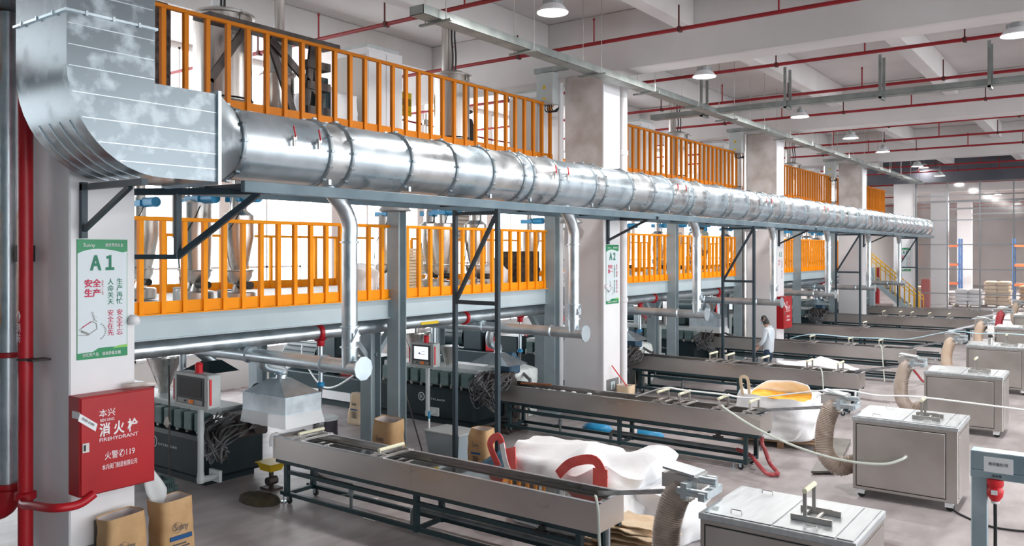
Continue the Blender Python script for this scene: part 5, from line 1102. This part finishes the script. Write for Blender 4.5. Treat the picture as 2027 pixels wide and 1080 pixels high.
t = thing('steel_drum', 'small dark drum with pale lid behind the first trough, near the flexible hose', 'drum', (-10.5, 9.1, 0)); MB().lathe((-10.5, 9.1, 0), [(.2, 0), (.21, .3), (.2, .62)], 24).build('body', mat('drum_dark', (.07, .065, .08), None, .3, .5), t); MB().lathe((-10.5, 9.1, .62), [(.215, 0), (.215, .03), (.19, .05)], 24).build('lid', lgrey, t)
for k in (1, 2, 3):
    o = MB().lathe((-9.55, TY[k]+.9, 0), [(.18, 0), (.2, .45), (.21, .46), (.19, .46), (.17, .05)], 22).build('steel_bucket', staint); tag(recenter(o), 'steel bucket beside the die head, '+ORD[k]+' line', 'bucket', 'steel buckets')
o = MB().box(-9.35, -8.75, 12.2, 12.75, .02, .06).box(-9.38, -8.72, 12.17, 12.2, .02, .1).box(-9.38, -8.72, 12.75, 12.78, .02, .1).build('drip_tray', blkm, smooth=False); o2 = tag(recenter(o), 'black drip tray on the floor under the left end of the second trough', 'tray')
o2.location.x -= .3; o2.location.z = 0
for i, (x, y, m_) in enumerate([(-7.9, 13.5, blue), (-7.3, 13.55, kraftin), (-6.9, 13.6, blue)]):
    o = MB().lathe((0, 0, 0), [(.24, 0), (.25, .04), (.2, .1), (.1, .13), (.01, .14)], 16, sx=1.3, sy=.7).build('floor_sheet', m_, ang=1.); o.location = (x, y, 0); tag(o, ['blue folded sheet on the floor behind the second trough, left', 'pale crumpled sheet between two blue sheets behind second trough', 'blue folded sheet behind the second trough, right'][i], 'sheet')
pl = MB(); pl.prism([(-3.72, 12.72, 0.03), (-3.42, 12.95, 0.03), (-3.78, 15.3, .03), (-4.1, 15.2, .03)], (0, 0, .03)).box(-4.05, -4.0, 15.0, 15.2, 0, .03).box(-3.65, -3.6, 12.85, 12.95, 0, .03); o = pl.build('steel_ramp_plate', mat('dull_steel_plate', (.12, .11, .10), (.2, .185, .17), .4, .7, 3)); tag(recenter(o), 'long dull steel plate lying on the wet floor before the second hose', 'plate')
hsm = mat('red_drain_hose', (.40, .05, .06), (.5, .09, .1), .3)
t = thing('drain_hose', 'red drain hose looping on the floor at the end of the second trough', 'hose', (-4.3, 12.7, 0)); MB().tube(bez([(-4.45, 12.66, .5), (-4.45, 12.66, .38), (-4.4, 12.64, .3), (-4.3, 12.58, .12), (-4.15, 12.45, .04), (-4.1, 12.3, .045), (-4.25, 12.25, .05), (-4.6, 12.55, .2), (-4.85, 12.65, .24)], 8), .032, 10).build('red_hose', hsm, t); MB().cyl((-4.45, 12.66, .38), (-4.45, 12.66, .57), .026, 10).build('pipe_end', galvs, t)
t = thing('drain_hose', 'dark red hose at the end of the fourth trough', 'hose', (-4.0, 23.2, 0)); MB().tube(bez([(-4.3, 23.1, .5), (-4.1, 23.2, .2), (-3.9, 23.1, .04), (-3.5, 23.2, .04)], 6), .03, 8).build('red_hose', hsm, t)
ribm = mat('white_strand', (.86, .88, .88), None, .4); ribb = mat('pale_blue_strand', (.50, .72, .82), None, .4)
def strand(k, label, m, xs0, zl, n=3):
    y = TY[k]+.24; t = thing('polymer_strand', label, 'strand', (-2, y, 1.0))
    for i in range(n):
        yy = y+(i-1)*.03; yk = KY[k]+.42+(i-1)*.02
        pts = [(x, yy, z) for x, z in zl]+[(-3.3, yk, 1.38), (-2.7, yk, 1.36), (KX1-.475, yk, 1.395), (-.5, yk+.1, 1.33), (1.5, yk+.3, 1.27), (4.5, yk+.6, 1.3)]
        MB().tube(bez(pts, 5), .009 if k < 2 else .011, 6).build('strand_line', m, t)
strand(1, 'white polymer strands running over the second trough to the big cabinet', ribm, 0, [(-6.6, .9), (-6.1, 1.10), (-5.72, 1.10), (-5.05, 1.10), (-4.55, 1.10)])
strand(3, 'pale blue strand over the fourth trough to the cabinet with thermos', ribb, 0, [(-7.3, .95), (-6.7, 1.10), (-5.7, 1.08), (-4.95, 1.10), (-4.3, 1.12)])
0 and strand(4, 'pale blue strand over the fifth trough', ribb, 0, [(-8.0, .95), (-6.6, 1.0), (-5.2, .98), (-4.3, 1.0)], 2)
t = thing('air_hose', 'white hose sagging from the second trough to the front of the big cabinet', 'hose', (-3.6, 12, .5)); MB().tube(bez([(-5.05, 12.55, .93), (-4.9, 12.3, .93), (-4.4, 12.15, .74), (-3.87, 12.1, .575), (-3.35, 11.95, .51), (-2.9, 11.86, .50), (-2.5, 11.82, .54), (-2.3, 11.86, .62), (-2.25, 11.94, .655)], 8), .018, 8).build('hose', mat('milky_hose', (.66, .72, .66), None, .35), t); MB().cyl((-2.25, 11.93, .655), (-2.25, 11.95, .655), .035, 12).build('fitting', stainl, t)
for k in (0, 2, 3):
    x = TX1[k]-.02 if k == 0 else TX1[k]-.75; t = thing('water_tube', 'thin white water tube hanging over the front of the '+['nearest', '', 'third', 'fourth'][k]+' trough', 'hose', (x, TY[k], .5))
    MB().tube(bez([(x-.1, TY[k]+.15, .9), (x, TY[k]+.0, .93), (x+.04, TY[k]-.03, .8), (x+.06, TY[k]-.04, .5), (x+.1, TY[k]-.05, .02)], 6), .014, 8).build('tube', MATS['milky_hose'], t)
t = thing('thermos_flask', 'dark thermos flask standing on the fourth cabinet', 'flask', (-2.45, 22.95, KZ+.008)); MB().lathe((-2.45, 22.95, KZ+.008), [(.055, 0), (.055, .16), (.045, .17)], 16).build('body', stainl, t); MB().lathe((-2.45, 22.95, KZ+.178), [(.05, 0), (.05, .05), (.03, .07)], 14).tube(bez([(-2.40, 22.95, KZ+.2), (-2.34, 22.95, KZ+.17), (-2.35, 22.95, KZ+.1)], 4), .008, 6).build('lid', blk, t)
t = thing('power_cable', 'black power cable snaking on the floor right of the big cabinet', 'cable', (-1, 12, 0)); MB().tube(bez([(-1.75, 12.05, .05), (-1.6, 11.9, .014), (-1.2, 11.6, .014), (-.7, 11.75, .014), (-.35, 12.1, .014), (-.1, 12.8, .014), (.3, 13.4, .014)], 8), .013, 8).build('cable', blk, t)
# galvanised socket stand at the right edge
xs_, ys_ = -.87, 7.45; zt_ = 1.81
t = thing('socket_stand', 'galvanised steel socket stand with paper label at the right edge', 'stand', (xs_, ys_, 0))
gpt = mat('blue_tinted_galvanised', (.36, .50, .57), (.55, .66, .71), .34, .85, 2.5, 0, r2=.45)
MB().bbox(xs_-.06, xs_+.055, ys_, ys_+.05, 0, zt_-.2, .006).build('post', gpt, t); MB().bbox(xs_+2.0, xs_+2.115, ys_, ys_+.05, 0, zt_-.2, .006).build('post', gpt, t)
MB().bbox(xs_-.065, xs_+2.12, ys_-.005, ys_+.15, zt_-.15, zt_, .006).build('top_trunking', gpt, t); MB().bbox(xs_-.065, xs_+2.12, ys_-.01, ys_+.06, zt_-.21, zt_-.15, .006).build('lower_rail', gpt, t)
MB().box(xs_+.03, xs_+.23, ys_-.008, ys_-.004, zt_-.16, zt_-.035).build('paper_label', labelm, t, smooth=False); text('电子围栏1号', .03, (xs_+.13, ys_-.011, zt_-.09), inkdk, t, 'Y', width=.13)
text('插座箱', .022, (xs_+.12, ys_-.014, zt_-.18), teal, t, 'Y')
t2 = thing('red_plug', 'red industrial plug with black cable hanging from the socket stand', 'plug', (xs_+.1, ys_+.0, zt_-.35)); px, pz = xs_+.105, zt_-.21
MB().lathe((px, ys_+.02, pz-.17), [(.03, 0), (.055, .04), (.06, .085), (.05, .11), (.06, .125), (.06, .17)], 20).build('plug_body', redbr, t2); MB().box(px-.022, px+.022, ys_-.045, ys_-.038, pz-.11, pz-.075).build('rating_label', labelm, t2, smooth=False)
MB().lathe((px, ys_+.02, pz-.19), [(.028, 0), (.032, .02)], 14).build('collar', whitep, t2); MB().tube(bez([(px, ys_+.02, pz-.18), (px-.0, ys_+.02, pz-.6), (px-.02, ys_, pz-1.1), (px-.05, ys_-.05, .02)], 6), .013, 8).build('cable', blk, t2)
# ================================================================ STAIRCASE
t = thing('staircase', 'steel staircase with yellow handrails at the far end of the platform', 'stairs', (-8.3, 43.3, 0))
n = 11; sx0, sx1 = -10.3, -7.5; ya, yb = 42.9, 43.9
for y in (ya, yb): MB().bar((sx0, y, 2.52), (sx1, y, .12), .06, .22).build('stringer', beamp, t, smooth=False)
s0 = None
for i in range(n):
    f = (i+.5)/n; x = sx0+(sx1-sx0)*f; z = 2.6-2.6*(i+1)/(n+1)
    MB().box(x-.14, x+.14, ya+.03, yb-.03, z-.03, z).build('step', mat('dark_tread', (.10, .11, .12), None, .5, .3), t, smooth=False)
    MB().box(x-.13, x-.11, ya+.03, yb-.03, z, z+.15).build('riser', lgrey, t, smooth=False)
yel = mat('yellow_stair_rail', (.85, .46, .02), None, .45)
for y in (ya, yb):
    MB().bar((sx0, y, 3.62), (sx1, y, 1.18), .05).build('handrail', yel, t, smooth=False); MB().bar((sx0, y, 3.45), (sx1, y, 1.0), .035).build('mid_rail', yel, t, smooth=False)
    for i in range(14): f = i/13; x = sx0+(sx1-sx0)*f; MB().box(x-.018, x+.018, y-.018, y+.018, 2.55-2.5*f, 3.6-2.44*f).build('rail_post', yel, t, smooth=False)
MB().bbox(-9.7, -9.4, 42.3, 42.6, 0, 2.56, .01).build('landing_post', beamp, t)
# ================================================================ BEYOND THE PARTITION
pals = [(-5.7, 57, 'tan', 6), (-3.9, 57.5, 'tan2', 5), (-7.1, 56, 'white', 4), (-8.5, 58, 'grey', 3), (-2.0, 60, 'tan2', 6), (-9.9, 59, 'tan', 4)]
sm = {'tan': kraftl, 'tan2': kraft, 'white': fibc, 'grey': kraftin}
for q, (x, y, mm, n) in enumerate(pals):
    pallet('pallet beyond the glass partition under '+['the tall tan sacks', 'the brown sacks right of the tall tan stack', 'the white sacks', 'the grey sacks', 'the far right brown sacks', 'the tan sacks behind the stairs'][q], (x, y, 0), 1.4, 1.2)
    lab = ['sack in tall tan stack', 'brown sack beside tall tan stack', 'white sack in low stack', 'grey sack beyond stairs', 'brown sack, far right stack', 'tan sack behind stairs'][q]
    pr0 = None
    for L in range(n):
        for a in range(2):
            for b in range(2):
                if pr0 is None:
                    pr0 = MB().loft([[(.34*s*math.copysign(abs(math.cos(u))**.5, math.cos(u)), .3*s*math.copysign(abs(math.sin(u))**.5, math.sin(u)), z) for u in [2*PI*i/20 for i in range(20)]] for s, z in ((.8, 0), (1, .05), (1.03, .12), (.97, .19), (.7, .24))]).build('stacked_sack', sm[mm]); o = pr0
                else: o = pr0.copy(); COL.objects.link(o)
                tag(o, lab+', layer '+['one', 'two', 'three', 'four', 'five', 'six'][L]+' from below, '+['front', 'back'][b]+' '+['left', 'right'][a], 'sack', ['tall tan sack stack', 'brown sack stack', 'white sack stack', 'grey sack stack', 'far right sack stack', 'sacks behind the stairs'][q])
                o.location = (x-.34+.68*a+R.uniform(-.04, .04), y-.3+.6*b+R.uniform(-.03, .03), .13+.235*L); o.rotation_euler.z = R.uniform(-.12, .12)
rb_ = mat('rack_blue', (.01, .10, .30), None, .5); ro_ = mat('rack_orange_red', (.85, .10, .01), None, .5)
for q, (x0, x1, y) in enumerate([(-5.5, -1.5, 64), (-10.2, -8.7, 64), (-1.2, 5, 64)]):
    t = thing('pallet_rack', ['blue and orange pallet rack at the right beyond the partition', 'blue rack upright between far columns', 'blue and orange rack farthest right'][q], 'rack', ((x0+x1)/2, y, 0))
    for x in (x0, x1):
        for yy in (y, y+1.1): MB().box(x-.06, x+.06, yy-.05, yy+.05, 0, 4.2).build('upright', rb_, t, smooth=False)
        for i in range(5): MB().bar((x, y, .3+.8*i), (x, y+1.1, .7+.8*i), .05).build('lacing', rb_, t, smooth=False)
    for z in (1.1, 2.4, 3.7):
        for yy in (y, y+1.1): MB().box(x0, x1, yy-.03, yy+.03, z-.08, z+.06).build('beam', ro_, t, smooth=False)
        if z > 1: MB().box(x0+.1, x1-.1, y+.03, y+1.07, z+.06, z+.10).build('shelf', wood, t, smooth=False)
for i, (x, y) in enumerate([(-9.3, 57.6), (-12.5, 56)]):
    o = MB().bbox(x, x+.35, y, y+.3, 0, 2.3, .01).build('far_red_cabinet', redb); tag(recenter(o), 'red cabinet far beyond the partition, '+['right one', 'left one by the stairs'][i], 'cabinet'); 
o = MB().bbox(-8.15, -7.75, 47.0, 47.3, 0, 1.9, .01).build('red_post_box', redb); tag(recenter(o), 'red cabinet behind the lower end of the stair rail', 'cabinet')
for i in range(6):
    struct(MB().tube([(-16, 52+i*6, 7.2), (21, 52+i*6, 7.2)], .05, 6).build('far_red_pipe', redd))
for i in range(3): struct(MB().box(-9.5, 20, 50+i*9, 50.4+i*9, 6.0, 6.1).build('far_cable_tray', greym, smooth=False))
# ================================================================ PEOPLE
def skin_obj(name, V, E, m, parent, root=0, sub=2):
    me = bpy.data.meshes.new(name); me.from_pydata([v[0] for v in V], E, []); me.update(); me.materials.append(m)
    o = bpy.data.objects.new(name, me); COL.objects.link(o); o.parent = parent
    o.modifiers.new('skin', 'SKIN'); o.modifiers['skin'].use_smooth_shade = True
    for i, v in enumerate(V):
        s = me.skin_vertices[0].data[i]; r = v[1]; s.radius = r if isinstance(r, tuple) else (r, r); s.use_root = (i == root)
    sb_ = o.modifiers.new('sub', 'SUBSURF'); sb_.levels = sub; sb_.render_levels = sub
    return o
skinm = mat('skin', (.55, .33, .24), None, .5); hairm = mat('black_hair', (.012, .010, .010), None, .5); maskm = mat('face_mask', (.55, .65, .75), None, .7)
def person(label, loc, rz, shirt, trous, s, A, legs, headt=(.0, .08)):
    t = thing('person', label, 'person', loc); t.rotation_euler.z = rz; t.scale = (s, s, s)
    hy, hx = headt[1], headt[0]
    V = [((0, 0, .93), (.12, .09)), ((0, -.015, 1.1), (.11, .085)), ((0, -.01, 1.3), (.14, .09)), ((0, .015, 1.44), (.055, .055)), ((hx*.4, hy*.5+.01, 1.5), (.055, .055)), ((hx, hy+.015, 1.575), (.072, .088)), ((hx, hy, 1.655), (.076, .092)), ((hx, hy-.01, 1.71), (.045, .055))]
    E = [(0, 1), (1, 2), (2, 3), (3, 4), (4, 5), (5, 6), (6, 7)]
    for side in (-1, 1):
        a = A[side]; n0 = len(V); V += [((.155*side, -.0, 1.37), (.05, .05)), (a[0], (.042, .042)), (a[1], (.028, .024))]; E += [(2, n0), (n0, n0+1), (n0+1, n0+2)]
        d = (Vector(a[1])-Vector(a[0])).normalized(); w = Vector(a[1]); palm = w+d*.06; V.append((tuple(palm), (.034, .016))); E.append((n0+2, n0+3)); u = Vector((0, 1, 0)) if abs(d.y) < .7 else Vector((1, 0, 0)); u = (u-d*u.dot(d)).normalized()
        for f in range(4): b = palm+u*(f-1.5)*.017+d*.03; V += [(tuple(b), (.009, .009)), (tuple(b+d*(.035 if f in (1, 2) else .028)-Vector((side*.012, 0, 0))), (.008, .008)), (tuple(b+d*(.06 if f in (1, 2) else .048)-Vector((side*.03, 0, 0))), (.007, .007))]; q = len(V)-3; E += [(n0+3, q), (q, q+1), (q+1, q+2)]
        b = w+d*.03+u*.035; V += [(tuple(b), (.01, .01)), (tuple(b+u*.02+d*.035), (.008, .008))]; q = len(V)-2; E += [(n0+3, q), (q, q+1)]
        l = legs[side]; n0 = len(V); V += [((.09*side, 0, .86), (.088, .088)), (l[0], (.058, .058)), (l[1], (.04, .04))]; E += [(0, n0), (n0, n0+1), (n0+1, n0+2)]
    skin_obj('body', V, E, skinm, t)
    V = [((0, 0, .76), (.165, .135)), ((0, 0, .84), (.175, .14)), ((0, -.015, 1.08), (.165, .13)), ((0, -.01, 1.3), (.195, .135)), ((0, .01, 1.42), (.12, .10)), ((0, .03, 1.465), (.075, .075))]; E = [(0, 1), (1, 2), (2, 3), (3, 4), (4, 5)]
    for side in (-1, 1):
        a = A[side]; n0 = len(V); mid = Vector(a[0]).lerp(Vector(a[1]), .75); V += [((.17*side, 0, 1.375), (.08, .08)), (a[0], (.062, .062)), (tuple(mid), (.05, .05))]; E += [(3, n0), (n0, n0+1), (n0+1, n0+2)]
    skin_obj('shirt', V, E, shirt, t)
    V = [((0, 0, 1.02), (.14, .105)), ((0, 0, .86), (.155, .12))]; E = [(0, 1)]
    for side in (-1, 1):
        l = legs[side]; n0 = len(V); V += [((.095*side, 0, .76), (.098, .1)), (l[0], (.072, .072)), ((l[1][0], l[1][1], l[1][2]+.0), (.058, .06))]; E += [(1, n0), (n0, n0+1), (n0+1, n0+2)]
    skin_obj('trousers', V, E, trous, t)
    for side in (-1, 1):
        l = legs[side][1]; skin_obj('shoe', [((l[0], l[1]-.05, .045), (.045, .04)), ((l[0], l[1]+.05, .042), (.045, .04)), ((l[0], l[1]+.15, .035), (.04, .03))], [(0, 1), (1, 2)], blk, t)
    # hair cap, ears, nose, eyes, mask
    b = MB(); rings = []
    for j in range(9):
        f = j/8*PI*.5; rings.append([(hx+.097*math.cos(f)*math.cos(a)*1.0, hy-.018+(.114*math.cos(f))*math.sin(a), 1.635+.112*math.sin(f)-(.11*math.cos(f) if math.sin(a) < .25 else -.03*math.cos(f))) for a in [2*PI*i/24 for i in range(24)]])
    h = MB(); h.loft(rings); h.v = [(x+t.location.x, y+t.location.y, z+t.location.z) for x, y, z in h.v]; h.build('hair', hairm, t, ang=1.2)
    def loc_(m_): m_.v = [(x+t.location.x, y+t.location.y, z+t.location.z) for x, y, z in m_.v]; return m_
    loc_(MB().lathe((0, 0, 0), [(.002, -.03), (.016, -.02), (.016, .02), (.002, .03)], 8)) if 0 else None
    e = MB()
    for sd in (-1, 1): e.lathe((hx+sd*.083, hy-.0, 1.60), [(.006, 0), (.014, .012), (.016, .035), (.006, .048)], 8)
    loc_(e).build('ear', skinm, t)
    e = MB(); e.lathe((hx, hy+.098, 1.585), [(.014, 0), (.016, .012), (.007, .045)], 8); loc_(e).build('nose', skinm, t)
    e = MB()
    for sd in (-1, 1): e.cyl((hx+sd*.032, hy+.088, 1.63), (hx+sd*.032, hy+.098, 1.63), .009, 8)
    loc_(e).build('eye', hairm, t)
    e = MB(); e.loft([[(hx+x*.9, hy+.05+y, 1.53), (hx+x, hy+.055+y, 1.60)] for x, y in ((-.085, -.02), (-.06, .035), (0, .062), (.06, .035), (.085, -.02))], cap=False) if 0 else e.lathe((hx, hy+.045, 1.525), [(.045, 0), (.064, .02), (.066, .06), (.055, .07)], 16)
    loc_(e).build('face_mask', maskm, t)
    return t
hd = math.degrees(PH)
person('man in pale grey-blue shirt and navy trousers standing between troughs beside the trestle', (-7.2, 20.95, 0), math.radians(85), mat('pale_grey_blue_shirt', (.48, .54, .60), (.56, .61, .66), .8, 0, 6), mat('navy_trousers', (.012, .03, .06), (.02, .045, .08), .8, 0, 5), .985,
    {-1: ((-.24, .02, 1.12), (-.25, .18, .92)), 1: ((.25, .06, 1.13), (.22, .3, 1.0))}, {-1: ((-.10, .03, .48), (-.10, -.02, .09)), 1: ((.11, .06, .48), (.12, .05, .09))}, (.0, .10))
person('worker in pale green shirt standing on the lower platform behind the orange rail', (-11.4, 26.6, 2.6), math.radians(70), mat('pale_green_shirt', (.42, .52, .46), None, .8), MATS['navy_trousers'], 1.0,
    {-1: ((-.24, .08, 1.14), (-.2, .32, 1.05)), 1: ((.24, .08, 1.14), (.2, .32, 1.1))}, {-1: ((-.10, .03, .48), (-.10, -.02, .09)), 1: ((.11, .03, .48), (.12, .0, .09))}, (.0, .10))

# lettering becomes plain meshes
bpy.context.view_layer.update(); dg = bpy.context.evaluated_depsgraph_get()
for o in [o for o in SC.objects if o.type == 'FONT']:
    me = bpy.data.meshes.new_from_object(o.evaluated_get(dg)); me.name = o.name; n = o.name
    m_ = o.matrix_local.copy(); p = o.parent; bpy.data.objects.remove(o)
    if not me.polygons: continue
    q = bpy.data.objects.new(n, me); COL.objects.link(q); q.parent = p; q.matrix_local = m_
